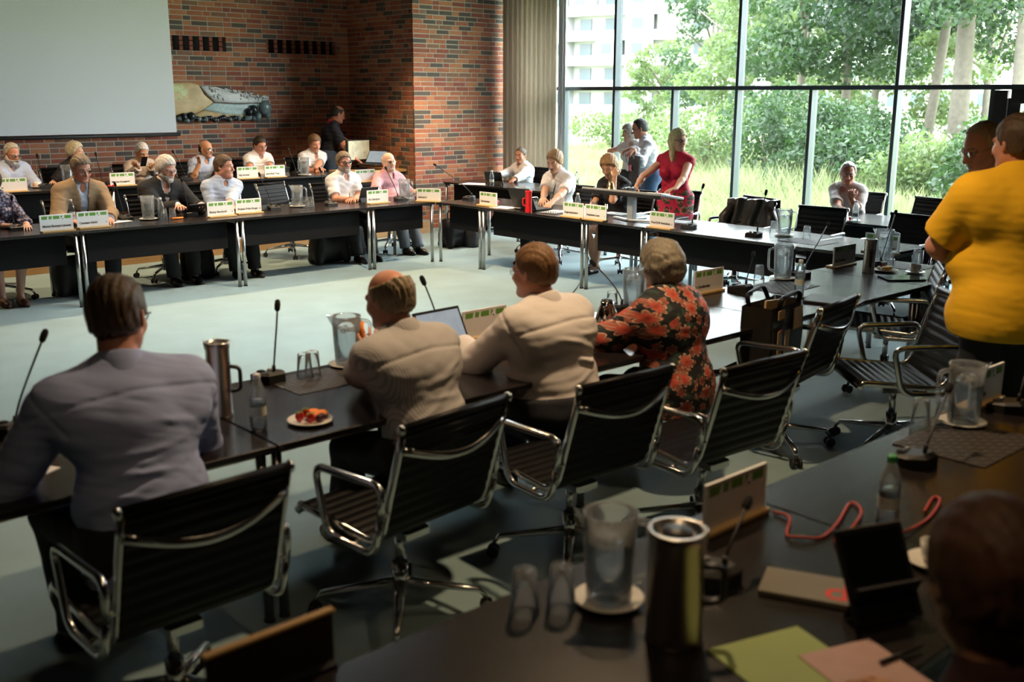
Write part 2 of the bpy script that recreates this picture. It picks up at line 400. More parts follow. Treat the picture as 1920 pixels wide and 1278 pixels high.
# glazed door in dark frame right of the lower panes
m_dframe = mk('dark_door_frame', (.012, .012, .014), .4)
door = thing('door_1', '', 'door'); del door['label']; del door['category']; struct(door)
for nm, c, d in (('door_frame', (XW+.05, 4.90, 1.0), (.16, .14, 2.02)), ('stile', (XW+.03, 4.76, .97), (.07, .13, 1.92)), ('stile', (XW+.03, 4.14, .97), (.07, .1, 1.92)),
                 ('door_frame', (XW+.05, 4.03, 1.0), (.16, .1, 2.02)), ('top_rail', (XW+.03, 4.44, 1.95), (.075, .72, .15)), ('bottom_rail', (XW+.03, 4.44, .12), (.07, .5, .22))):
    b = MB(); b.box(c, d, bev=.004); b.obj(nm, m_dframe, door)
b = MB(); b.box((XW+.03, 4.44, 1.05), (.008, .5, 1.64)); b.obj('pane', m_pane, door)
b = MB(); b.tube(fillet([(XW-.01, 4.74, 1.62), (XW-.06, 4.74, 1.62), (XW-.06, 4.74, 1.2), (XW-.01, 4.74, 1.2)], .03), .011, 8); b.obj('door_handle', m_chrome, door)

# curtain in the corner: pleated cloth on a rail, eyelets down its edge
m_curt = mk('grey_beige_curtain', (.56, .51, .45), .9, var=.1, vs=2, stretch=(1, 1, .1), bump=.2, bs=400)
N_, L_x, p_x = nodes_of(m_curt); tr_ = N_.new('ShaderNodeBsdfTranslucent'); tr_.inputs[0].default_value = (.5, .45, .38, 1); mx_ = N_.new('ShaderNodeMixShader'); mx_.inputs[0].default_value = .6
L_x.new(p_x.outputs[0], mx_.inputs[1]); L_x.new(tr_.outputs[0], mx_.inputs[2]); L_x.new(mx_.outputs[0], N_['Material Output'].inputs[0])
m_sheer = mk('white_sheer', (.85, .85, .84), .9, var=.03)
def curtain(name, p0, p1, n, amp, m, th=.004):
    p0, p1 = Vector(p0), Vector(p1); d = p1-p0; nr = Vector((d.y, -d.x, 0)).normalized(); rr = random.Random(5)
    offs = [rr.uniform(.6, 1.2) for _ in range(n*8+9)]; b = MB()
    for s_ in (0, 1):
        def fn(a, c):
            i = a*n*8; q = p0+d*a+nr*(amp*math.sin(a*n*2*PI)*offs[int(i) % len(offs)//1]*(.85+.3*math.sin(c*2+a*7))+s_*th)
            return (q.x, q.y, .02+(CEIL-.07)*c)
        b.grid(fn, n*8, 10)
    return b.obj(name, m)
cu = tag(curtain('curtain', (10.87, 12.27, 0), (11.17, 11.42, 0), 11, .035, m_curt), 'floor length grey beige pleated curtain hanging beside the brick pilaster', 'curtain')
b = MB()
for i in range(50): b.ell((10.855, 12.262, .1+i*.069), (.007, .007, .009), 5, 4)
e_ = b.obj('eyelet_edge', m_white, cu); e_['kind'] = 'stuff'
b = MB(); b.box((11.02, 11.84, CEIL-.03), (.34, .92, .03)); b.obj('rail', m_white, cu)
tag(curtain('sheer_curtain', (11.19, 11.40, 0), (11.24, 11.30, 0), 2, .02, m_sheer), 'narrow white sheer curtain gathered at the window edge', 'curtain')

# projection screen
scx = atY(333.8, 257.4, 13.86)[0]
sc = thing('projection_screen', 'large white pull-down projection screen hanging on the back brick wall', 'projection screen', (scx-1.9, 13.86, 1.41))
m_screen = mk('screen_white', (.90, .92, .92), .75, var=.02, vs=1)
m_scrb = mk('screen_border', (.02, .02, .02), .6)
b = MB(); b.grid(lambda a, c: (-1.89+3.78*a, .012*math.sin(a*9)*(1-c), .03+(CEIL-1.55)*c), 30, 12); b.grid(lambda a, c: (-1.89+3.78*a, .004+.012*math.sin(a*9)*(1-c), .03+(CEIL-1.55)*c), 30, 12); b.obj('cloth', m_screen, sc)
b = MB(); b.tube([(-1.93, 0, .0), (1.93, 0, .0)], .022, 10); b.obj('weight_bar', m_scrb, sc)
b = MB(); b.box((0, 0, CEIL-1.48), (3.98, .11, .10), bev=.02); b.obj('housing', m_white, sc)

# ceramic wall relief: sandy cliff, glittering sea, dark pebbles
rel = thing('wall_relief', 'long ceramic wall relief of cliff, frothy water and dark pebbles on the brick wall', 'wall relief', (7.05, YB-.012, 1.86))
m_sand = mk('sand_glaze', (.68, .50, .26), .45, var=.35, vs=9, bump=.5, bs=30)
m_moss = mk('moss_glaze', (.6, .62, .3), .4, var=.5, vs=30)
m_foam = mk('foam_glaze', (.82, .87, .88), .25, var=.3, vs=45, bump=.8, bs=60)
m_aqua = mk('aqua_glaze', (.55, .70, .70), .22, var=.4, vs=22, bump=.7, bs=40, stretch=(1, 1, 3))
m_peb = mk('dark_pebble_glaze', (.03, .035, .04), .18, var=.6, vs=20)
m_peb2 = mk('teal_pebble_glaze', (.18, .25, .26), .2, var=.4, vs=20)
def slab(name, pts, th, m, rough_=0.0):
    b = MB(); n = len(pts); rr = random.Random(len(pts))
    cx = sum(p[0] for p in pts)/n; cz = sum(p[1] for p in pts)/n; rings = []
    for f, t in ((1, 0), (1, .6), (.93, .9), (.7, 1), (.4, 1.05), (.12, 1.05)):
        rings.append([(cx+(x-cx)*f, -th*t*(1+rough_*rr.uniform(-1, 1)), cz+(z-cz)*f) for x, z in pts])
    vs = [q for r_ in rings for q in r_]
    fs = [(i*n+k, (i+1)*n+k, (i+1)*n+(k+1) % n, i*n+(k+1) % n) for i in range(5) for k in range(n)]+[tuple(5*n+k for k in range(n))[::-1]]
    b.add(vs, fs, 0, True); return b.obj(name, m, rel)
slab('cliff', [(-1.2, -.2), (-1.2, .24), (-.5, .25), (-.36, .22), (-.28, .08), (-.16, -.02), (-.3, -.12), (-.5, -.2)], .05, m_sand, .3)
slab('moss', [(-1.15, .1), (-1.15, .23), (-.62, .23), (-.52, .12), (-.62, -.02), (-.75, 0)], .058, m_moss, .4)
top_ = [(-.36, .2)]+[(-.3+.06*i, .2-.0065*i+.02*math.sin(i*2.3)-.00028*i*i) for i in range(17)]+[(.74, .02), (.66, -.03), (.2, -.04), (-.14, -.02)]
slab('froth', top_, .06, m_foam, .5)
slab('water_sheet', [(-.34, -.12), (-.16, -.03), (.2, -.05), (.6, -.04), (.64, -.16), (.4, -.2), (0, -.19)], .05, m_aqua, .3)
slab('beach', [(-1.2, -.2), (-.5, -.2), (-.3, -.13), (.1, -.19), (.36, -.2), (.34, -.24), (-1.2, -.26)], .04, m_sand, .3)
rr = random.Random(4)
for i in range(44):
    x = -.95+1.5*i/44; r_ = rr.uniform(.025, .05)
    b = MB(); b.ell((x, -.06, -.25+.015*math.sin(i)), (r_, .035, r_*.85), 9, 6); b.obj('pebble', m_peb if rr.random() < .6 else m_peb2, rel)
for (x, z, r_, m_) in ((-.52, -.21, .06, m_peb), (-.63, -.22, .055, m_peb), (.44, -.13, .07, m_peb), (.37, -.16, .06, m_peb), (.63, -.1, .105, m_peb2), (.5, -.22, .06, m_peb2), (.66, -.2, .06, m_peb2)):
    b = MB(); b.ell((x, -.07, z), (r_, .05, r_), 12, 8); b.obj('pebble', m_, rel)
for i in range(70):
    x = -.26+.98*rr.random(); zt = .19-.12*(x+.26)-.12*max(0, x-.4); z = zt-rr.random()**1.5*.16
    r_ = rr.uniform(.012, .026); b = MB(); b.ell((x, -.06, z), (r_, .018, r_), 7, 5); b.obj('bubble', m_foam, rel)

# warm ceiling downlights of the hall
for i, (x, y, wts) in enumerate(LAMPS):
    ld = bpy.data.lights.new('lamp', 'SPOT'); ld.energy = wts*45; ld.color = (1, .70, .40); ld.spot_size = R(110); ld.spot_blend = .6; ld.shadow_soft_size = .08
    lo = bpy.data.objects.new('lamp', ld); COL.objects.link(lo); lo.location = (x, y, CEIL-.05)
# ================================================================== OUTSIDE
GZ = -.35
m_grass = mk('meadow', (.2, .24, .1), .9, var=.5, vs=.7)
b = MB(); b.box((90, 60, GZ-.3), (155, 260, .6)); struct(b.obj('ground', m_grass))
FWH = Vector((math.cos(PSI), math.sin(PSI), 0)); RTH = Vector((math.sin(PSI), -math.cos(PSI), 0))
def spot(px, dist):       # ground point in direction of photo column px, dist metres along the view axis
    v = FWH*dist + RTH*((px-960)/F_PX*dist*.972); return v
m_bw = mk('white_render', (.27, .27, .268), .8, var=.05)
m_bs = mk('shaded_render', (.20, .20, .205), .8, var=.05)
m_bglass = mk('far_window_glass', (.03, .05, .055), .15, var=.3)
m_broof = mk('grey_roofing', (.38, .38, .38), .8)
# curved apartment block with recessed balconies
bc = spot(1265, 150)+Vector((0, 0, GZ)); blk = thing('apartment_block', 'white curved apartment block with rows of balconies beyond the trees', 'building', bc, math.atan2(RTH.y, RTH.x))
RB = 24.0; NF = 7; FH = 2.9
def ring(b, r0, r1, z0, z1, a0=198, a1=342, n=48, mi=0):
    vs = []
    for i in range(n+1):
        a = R(a0+(a1-a0)*i/n); c, s_ = math.cos(a), math.sin(a)
        vs += [(r0*c, r0*s_, z0), (r1*c, r1*s_, z0), (r1*c, r1*s_, z1), (r0*c, r0*s_, z1)]
    fs = []
    for i in range(n):
        for k in range(4): fs.append((i*4+k, i*4+(k+1) % 4, i*4+4+(k+1) % 4, i*4+4+k))
    fs += [(0, 3, 2, 1), (n*4, n*4+1, n*4+2, n*4+3)]
    b.add(vs, fs, mi)
b = MB(); ring(b, RB-3, RB-1.6, 0, NF*FH+.9); b.obj('wall', m_bw, blk)
b = MB(); ring(b, RB-1.8, RB+.3, NF*FH+.9, NF*FH+1.4); b.obj('roof', m_broof, blk)
for f in range(NF):
    b = MB(); ring(b, RB-1.7, RB, f*FH+.0, f*FH+1.15); b.obj('balcony_parapet', m_bw, blk)
    for i in range(15):
        a = R(204+9.2*i)
        if (i % 3) == 2 or (i*7+f) % 5 == 0:
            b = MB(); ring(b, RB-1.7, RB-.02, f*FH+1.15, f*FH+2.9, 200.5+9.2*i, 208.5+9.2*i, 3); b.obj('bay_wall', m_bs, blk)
            if f % 2 == 0 or i % 2:
                q = MB(); q.box(((RB)*math.cos(a), (RB)*math.sin(a), f*FH+1.95), (1.3, .12, 1.2), 0, Matrix.Rotation(a+PI/2, 3, 'Z')); q.obj('window', m_bglass, blk)
        else:
            q = MB(); q.box(((RB-1.55)*math.cos(a), (RB-1.55)*math.sin(a), f*FH+1.8), (1.7, .12, 1.6), 0, Matrix.Rotation(a+PI/2, 3, 'Z')); q.obj('window', m_bglass, blk)
# second block with grey flat roof behind the trees
b2 = thing('flat_roofed_building', 'pale building with grey flat roof half hidden by the trees', 'building', spot(1640, 120)+Vector((0, 0, GZ)), math.atan2(RTH.y, RTH.x)+.25)
b = MB(); b.box((0, 0, 4.7), (24, 12, 9.4)); b.obj('wall', m_bw, b2)
b = MB(); b.box((0, 0, 9.65), (25, 13, .5)); b.obj('roof', m_broof, b2)
for i in range(8):
    for f in range(3): b = MB(); b.box((-10+2.8*i, -6.02, 1.9+2.9*f), (1.6, .12, 1.4)); b.obj('window', m_bglass, b2)
# trees
def leafmat(nm, c, c2):
    m = mk(nm, c, .55, var=.35, vs=1.3); N, L, p = nodes_of(m)
    tr = N.new('ShaderNodeBsdfTranslucent'); tr.inputs[0].default_value = tuple(c2)+(1,)
    mx = N.new('ShaderNodeMixShader'); mx.inputs[0].default_value = .45
    L.new(p.outputs[0], mx.inputs[1]); L.new(tr.outputs[0], mx.inputs[2]); L.new(mx.outputs[0], N['Material Output'].inputs[0]); return m
m_leafA = leafmat('leaf_mid_green', (.016, .038, .014), (.028, .058, .015))
m_leafB = leafmat('leaf_yellow_green', (.06, .095, .032), (.10, .14, .045))
m_leafC = leafmat('leaf_dark_green', (.007, .020, .009), (.013, .032, .010))
m_bark = mk('grey_bark', (.08, .07, .055), .9, var=.4, vs=8, bump=.6, bs=20)
def leaf_cloud(blobs, n, sz, rng):
    """leaf quads scattered through ellipsoidal blobs; returns one mesh-builder"""
    w = np.array([bl[3]*bl[4]*bl[5] for bl in blobs])**(2/3.); w = w/w.sum()
    idx = rng.choice(len(blobs), n, p=w); B_ = np.array(blobs)[idx]
    d = rng.normal(size=(n, 3)); d /= np.linalg.norm(d, axis=1)[:, None]
    r_ = rng.uniform(.35, 1, (n, 1))**.5
    c = B_[:, :3]+d*r_*B_[:, 3:6]
    a = rng.normal(size=(n, 3)); a /= np.linalg.norm(a, axis=1)[:, None]
    t = rng.normal(size=(n, 3)); bb = np.cross(a, t); bb /= np.linalg.norm(bb, axis=1)[:, None]
    s_ = sz*rng.uniform(.6, 1.35, (n, 1))
    V = np.stack([c-a*s_, c-bb*s_*.5, c+a*s_, c+bb*s_*.5], 1).reshape(-1, 3)
    return V
def leaf_obj(name, V, m, parent):
    n = len(V)//4; me = bpy.data.meshes.new(name); me.vertices.add(n*4); me.vertices.foreach_set('co', V.astype(np.float32).ravel())
    me.loops.add(n*4); me.loops.foreach_set('vertex_index', np.arange(n*4)); me.polygons.add(n); me.polygons.foreach_set('loop_start', np.arange(n)*4)
    me.update(calc_edges=True); me.materials.append(m); return link(name, me, parent)
def tree(px, dist, h, rad, m, label, trunk=.18, low=.3, n=5200, sz=.14, nb=34, seed=0, lean=0.0, grp=None):
    rng = np.random.RandomState(seed+40); rn = random.Random(seed)
    p = spot(px, dist)+Vector((0, 0, GZ)); t = thing('tree', label, 'tree', p, 0, grp)
    b = MB(); fork = h*rn.uniform(.36, .46); L = RTH*lean
    b.tube([(0, 0, -.1), L*.3+Vector((.03, 0, fork*.5)), L*.6+Vector((0, .04, fork)), L+Vector((.1, 0, h*.8))], [trunk, trunk*.85, trunk*.75, trunk*.2], 9)
    for k in range(6):
        an = rn.uniform(0, 2*PI); z0 = fork*rn.uniform(.8, 1.5); e = Vector((math.cos(an), math.sin(an), 0))*rad*rn.uniform(.5, .8)+Vector((0, 0, z0+h*rn.uniform(.15, .35)))
        s0 = L*.7+Vector((0, 0, z0)); b.tube([s0, s0.lerp(e, .5)+Vector((0, 0, .2)), e], [trunk*.45, trunk*.3, trunk*.1], 6)
    b.obj('trunk', m_bark, t)
    bl = []
    for k in range(nb):
        an = rn.uniform(0, 2*PI); zz = rn.uniform(low, 1); rr_ = rad*math.sqrt(rn.random())*(1.0 if zz < .75 else .65)
        bl.append((rr_*math.cos(an)+L.x*zz, rr_*math.sin(an)+L.y*zz, h*zz, rad*rn.uniform(.2, .36), rad*rn.uniform(.2, .36), rad*rn.uniform(.14, .24)))
    leaf_obj('crown', leaf_cloud(bl, int(n*2.1), sz*.72, rng), m, t); return t
tree(1330, 62, 9.5, 3.4, m_leafA, 'slim pale tree standing before the curved apartment block', n=2600, sz=.2, seed=1, low=.2)
tree(1395, 50, 6.6, 3.0, m_leafB, 'bushy light tree right of the woman in red', n=3200, sz=.17, seed=2, low=.12)
tree(1500, 40, 11.5, 3.6, m_leafB, 'tall yellow green tree behind the fourth lower pane', n=6500, sz=.15, seed=3, low=.1)
tree(1585, 36, 13.0, 4.0, m_leafA, 'broad leafy tree above the seated man by the window', n=8000, sz=.15, seed=4, low=.25)
tree(1640, 46, 12, 3.8, m_leafB, 'light green tree filling the gap behind the broad leafy tree', n=5200, sz=.16, seed=5, low=.12)
tree(1738, 33, 13.5, 3.4, m_leafC, 'dark crowned tree with leaning trunk right of the tall mullion', n=7000, sz=.14, seed=6, low=.34, lean=.9)
tree(1800, 30, 13.5, 3.6, m_leafC, 'dark tree with thick pale forked trunk near the door', trunk=.3, n=9000, sz=.13, seed=7, low=.32)
tree(1905, 28, 12.5, 3.4, m_leafA, 'leafy tree seen above the glazed door', n=6500, sz=.13, seed=8, low=.22)
tree(1850, 44, 9, 4, m_leafB, 'pale green background tree behind the forked trunk', n=4200, sz=.17, seed=9, low=.1)
tree(1240, 70, 5.5, 2.6, m_leafB, 'small round tree beyond the two standing staff', n=1800, sz=.22, seed=10, low=.15)
tree(1448, 58, 8.0, 2.2, m_leafA, 'thin airy tree beside the mullion right of the woman in red', n=1500, sz=.2, seed=12, low=.2)
def shrub(px, dist, r_, h, m, label, n, seed, sz=.1):
    rng = np.random.RandomState(seed); p = spot(px, dist)+Vector((0, 0, GZ)); t = thing('shrub', label, 'shrub', p)
    bl = [(rng.uniform(-r_, r_)*.7, rng.uniform(-r_, r_)*.7, h*rng.uniform(.25, .8), r_*.5, r_*.5, h*.3) for _ in range(9)]
    leaf_obj('foliage', leaf_cloud(bl, int(n*2), sz*.7, rng), m, t)
    b = MB()
    for k in range(5): b.tube([(0, 0, 0), (rng.uniform(-.3, .3), rng.uniform(-.3, .3), h*.6)], [.03, .012], 5)
    b.obj('stem', m_bark, t)
shrub(1320, 30, 1.4, 2.2, m_leafB, 'light shrub low behind the woman in red', 1800, 61)
shrub(1450, 26, 1.6, 2.5, m_leafA, 'green shrub behind the jacket on the chair', 2400, 62)
shrub(1560, 24, 1.4, 2.1, m_leafA, 'green shrub left of the seated man by the window', 2000, 63)
shrub(1640, 27, 1.5, 2.2, m_leafA, 'rounded shrub just right of the seated man by the window', 2000, 64)
shrub(1760, 22, 1.2, 1.9, m_leafB, 'yellow green shrub below the leaning trunk', 1800, 65)
shrub(1830, 20, 1.2, 1.9, m_leafA, 'green shrub beside the forked trunk', 1800, 66)
shrub(1190, 42, 2.2, 1.8, m_leafB, 'pale low shrub behind the staff at the window', 1500, 67, .14)
# tall meadow grass
rng = np.random.RandomState(5); n = 60000
d_ = rng.uniform(16.5, 46, n); pxs = rng.uniform(1040, 1960, n)
P_ = np.array([[FWH.x, FWH.y]])*d_[:, None]+np.array([[RTH.x, RTH.y]])*((pxs-960)/F_PX*d_*.972)[:, None]
hh = rng.uniform(.2, .8, n)*(.75+.5*np.sin(P_[:, 0]*.7)*np.sin(P_[:, 1]*.6)); wv = rng.uniform(.006, .015, n); an = rng.uniform(0, PI, n); lx = rng.normal(0, .2, (n, 2))
B0 = np.c_[P_[:, 0]-wv*np.cos(an), P_[:, 1]-wv*np.sin(an), np.full(n, GZ)]; B1 = np.c_[P_[:, 0]+wv*np.cos(an), P_[:, 1]+wv*np.sin(an), np.full(n, GZ)]
T1 = np.c_[P_+lx*.9, GZ+hh]; T0 = np.c_[P_+lx*.4, GZ+hh*.55]
g = leaf_obj('grass', np.stack([B0, B1, T1, T0], 1).reshape(-1, 3), leafmat('tall_grass_blade', (.13, .155, .07), (.17, .195, .09)), None)
g['kind'] = 'stuff'; g['label'] = 'tall pale meadow grass outside the window'; g['category'] = 'grass'
# ================================================================== TABLES
TH = .715
def make_table(L, label, group):
    t = thing('conference_table', label, 'table', (0, 0, 0), 0, group)
    b = MB(); b.box((L/2, .435, TH-.0125), (L-.006, .87, .025), bev=.003); b.obj('tabletop', m_top, t)
    for x in (.032, L-.032):
        for y in (.034, .80):
            b = MB(); b.tube([(x, y, 0), (x, y, .012)], .021, 14, 1); b.tube([(x, y, .012), (x, y, TH-.025)], .019, 14, 0); b.obj('leg', [m_leg, m_rubber], t)
        b = MB(); b.box((x, .417, TH-.04), (.03, .73, .028), bev=.004); b.obj('side_rail', m_leg, t)
    b = MB(); b.box((L/2, .135, .545), (L-.19, .018, .29), bev=.003); b.obj('modesty_panel', m_panel, t)
    b = MB(); b.box((L/2, .78, TH-.045), (L-.1, .03, .03)); b.obj('stretcher', m_leg, t)
    return t
TAB = {}
def table(L, loc, rz, label, group):
    k = round(L, 3)
    if k not in TAB: TAB[k] = Kind(make_table(L, label, group))
    return TAB[k](loc, rz, label, group)
gA, gB, gC, gD, g2A, g2B = ('tables of the row before the brick wall', 'tables of the row before the window', 'tables of the near row with seated backs', 'tables of the foreground row', 'podium tables', 'second row tables by the window')
YA, XB, YC, YD = 9.75, 7.58, 4.08, 1.80
for i, (x0, x1, lb) in enumerate(((1.785, 3.41, 'dark table at the left end of the front row, woman in speckled dress behind it'), (3.41, 5.035, 'dark table with the men in tan blazer and black jacket behind it'),
                   (5.035, 6.66, 'dark table before the empty chair between two seated men'), (6.66, 7.56, 'short dark corner table before the man in red checked shirt'))):
    table(round(x1-x0, 3), (x0, YA, 0), 0, lb, gA)
for (y1, y0, lb) in ((9.76, 8.965, 'short dark table at the corner beside the pilaster, pitcher on it'), (8.965, 7.34, 'dark table with the red thermos and black laptop'), (7.34, 6.535, 'short dark table under the grey lectern'),
                 (6.535, 4.91, 'dark window side table before the chair with jacket'), (4.91, 4.10, 'short dark window side table at the far right corner')):
    table(round(y1-y0, 3), (XB, y1, 0), -PI/2, lb, gB)
for (x0, x1, lb) in ((.125, 1.75, 'dark table before the man in blue shirt seen from behind'), (1.75, 3.375, 'dark table with the fruit plate and open laptop'), (3.375, 5.0, 'dark table with the steel coffee pot before the woman in floral blouse'),
               (5.0, 6.625, 'dark glossy table with the tall steel flask and tote bag beside it'), (6.625, 7.5, 'dark table joining the near row to the window row')):
    table(round(x1-x0, 3), (x1, YC, 0), PI, lb, gC)
for (x0, x1, lb) in ((-.64, .985, 'dark foreground table at the lower left edge'), (.985, 2.61, 'dark foreground table with steel flask and notebook'), (2.61, 4.235, 'dark foreground table with the woven placemat and pitcher')):
    table(round(x1-x0, 3), (x1, YD, 0), PI, lb, gD)
for (x0, x1, lb) in ((1.44, 3.065, 'podium table at the left edge below the screen'), (3.065, 4.69, 'podium table before the bearded man in blue shirt'), (4.69, 6.315, 'podium table before the man in striped shirt holding a phone'), (6.315, 7.94, 'podium table before the two men in white shirts')):
    table(round(x1-x0, 3), (x0, 12.25, POD), 0, lb, g2A)
for (y1, y0, lb) in ((12.0, 10.375, 'second row table beside the pilaster with papers and bottle'), (10.375, 8.75, 'second row table behind the young man in white polo'), (6.05, 4.425, 'second row table before the grey haired man at the window'), (4.425, 2.8, 'second row table at right behind the empty chairs')):
    table(round(y1-y0, 3), (9.45, y1, 0), -PI/2, lb, g2B)

# ================================================================== CHAIRS
def make_chair():
    t = thing('office_chair', '', 'chair', (0, 0, 0))
    prof = fillet([(0, .255, .425), (0, .235, .458), (0, -.17, .425), (0, -.225, .47), (0, -.30, .72), (0, -.345, .875)], .07, 8)
    P = [Vector(q) for q in prof]; cum = [0]
    for a, c in zip(P, P[1:]): cum.append(cum[-1]+(c-a).length)
    def pos(s_):
        s_ = min(max(s_, 0), cum[-1]-1e-6); i = max(k for k in range(len(cum)-1) if cum[k] <= s_)
        return P[i].lerp(P[i+1], (s_-cum[i])/max(1e-9, cum[i+1]-cum[i])), (P[i+1]-P[i]).normalized()
    def pad(name, s0, s1, pitch=.047):
        b = MB(); n = int((s1-s0)/pitch*6); w = .242
        for sg in (1, -1):
            def fn(a, c):
                s_ = s0+(s1-s0)*a; q, tg = pos(s_); nr = Vector((0, -tg.z, tg.y))
                th = .006+.0065*abs(math.sin(PI*(s_-s0)/pitch))
                if a in (0, 1): th = .002
                q = q+nr*th*sg; return (w*(2*c-1), q.y, q.z)
            b.grid(fn, n, 6)
            if sg < 0: pass
        return b.obj(name, m_leather, t)
    S1 = next(c for c, p in zip(cum, P) if p.y < -.19)
    pad('seat', .0, S1); pad('backrest', S1, cum[-1]-.012)
    b = MB(); b.tube([(-.25, -.345, .878), (.25, -.345, .878)], .017, 10); b.obj('top_roll', m_leather, t)
    b = MB(); b.tube([(-.25, .25, .432), (.25, .25, .432)], .014, 10); b.obj('front_roll', m_leather, t)
    for sx_ in (-1, 1):
        b = MB(); b.tube([p+Vector((sx_*.253, 0, 0)) for p in P], .013, 8, flat=(1.35, .7)); b.ell((sx_*.262, -.345, .878), (.012, .02, .02), 10, 6); b.obj('side_rail', m_chrome, t)
        x = sx_*.285
        loop = fillet([(x, -.255, .54), (x, -.275, .665), (x, .10, .655), (x, .035, .405), (x, -.215, .40), (x, -.255, .54)], .06, 6)
        b = MB(); b.tube(loop, .0125, 10, flat=(1.0, 1.25)); b.tube([(sx_*.25, -.262, .56), (x, -.262, .56)], .009, 8); b.tube([(sx_*.25, -.1, .415), (x, -.1, .402)], .009, 8); b.obj('armrest', m_chrome, t)
    b = MB(); b.tube([(-.25+.5*i/14, -.335-.045*math.sin(PI*i/14), .80-.055*math.sin(PI*i/14)) for i in range(15)], .011, 8, flat=(1.5, .8)); b.obj('back_stretcher', m_chrome, t)
    b = MB(); b.tube([(-.25+.5*i/14, -.05, .42-.05*math.sin(PI*i/14)) for i in range(15)], .012, 8, flat=(1, 1.8)); b.box((0, -.04, .365), (.12, .2, .04), bev=.008); b.obj('seat_stretcher', m_chrome, t)
    b = MB(); b.tube([(.05, .0, .355), (.2, .02, .35)], .006, 6); b.tube([(.2, .02, .35), (.26, .025, .348)], .01, 6); b.obj('lever', m_black, t)
    b = MB(); b.tube([(0, -.03, .09), (0, -.03, .22)], .03, 14); b.tube([(0, -.03, .22), (0, -.03, .36)], .019, 12); b.obj('column', m_chrome, t)
    for k in range(4):
        a = PI/4+k*PI/2; d = Vector((math.cos(a), math.sin(a), 0)); o = Vector((0, -.03, 0))
        b = MB(); b.tube([o+Vector((0, 0, .145)), o+d*.12+Vector((0, 0, .125)), o+d*.30+Vector((0, 0, .098)), o+d*.325+Vector((0, 0, .07))], [.024, .019, .014, .011], 8, flat=(.8, 1.1)); lg = b.obj('base_leg', m_chrome, t)
        b = MB(); sd = Vector((-d.y, d.x, 0)); c = o+d*.33+Vector((0, 0, .028))
        for s_ in (-1, 1): b.tube([c+sd*(s_*.020-.007*s_), c+sd*s_*.028], [.027, .026], 12)
        b.tube([c+Vector((0, 0, .0)), o+d*.325+Vector((0, 0, .07))], .009, 6); b.tube([c-sd*.012, c+sd*.012], .014, 8); b.obj('caster', m_rubber, lg)
    return t
chair = Kind(make_chair())
gch = 'black ribbed conference chairs'
def put_chair(x, y, face, label, z=0): return chair((x, y, z), face, label, gch)
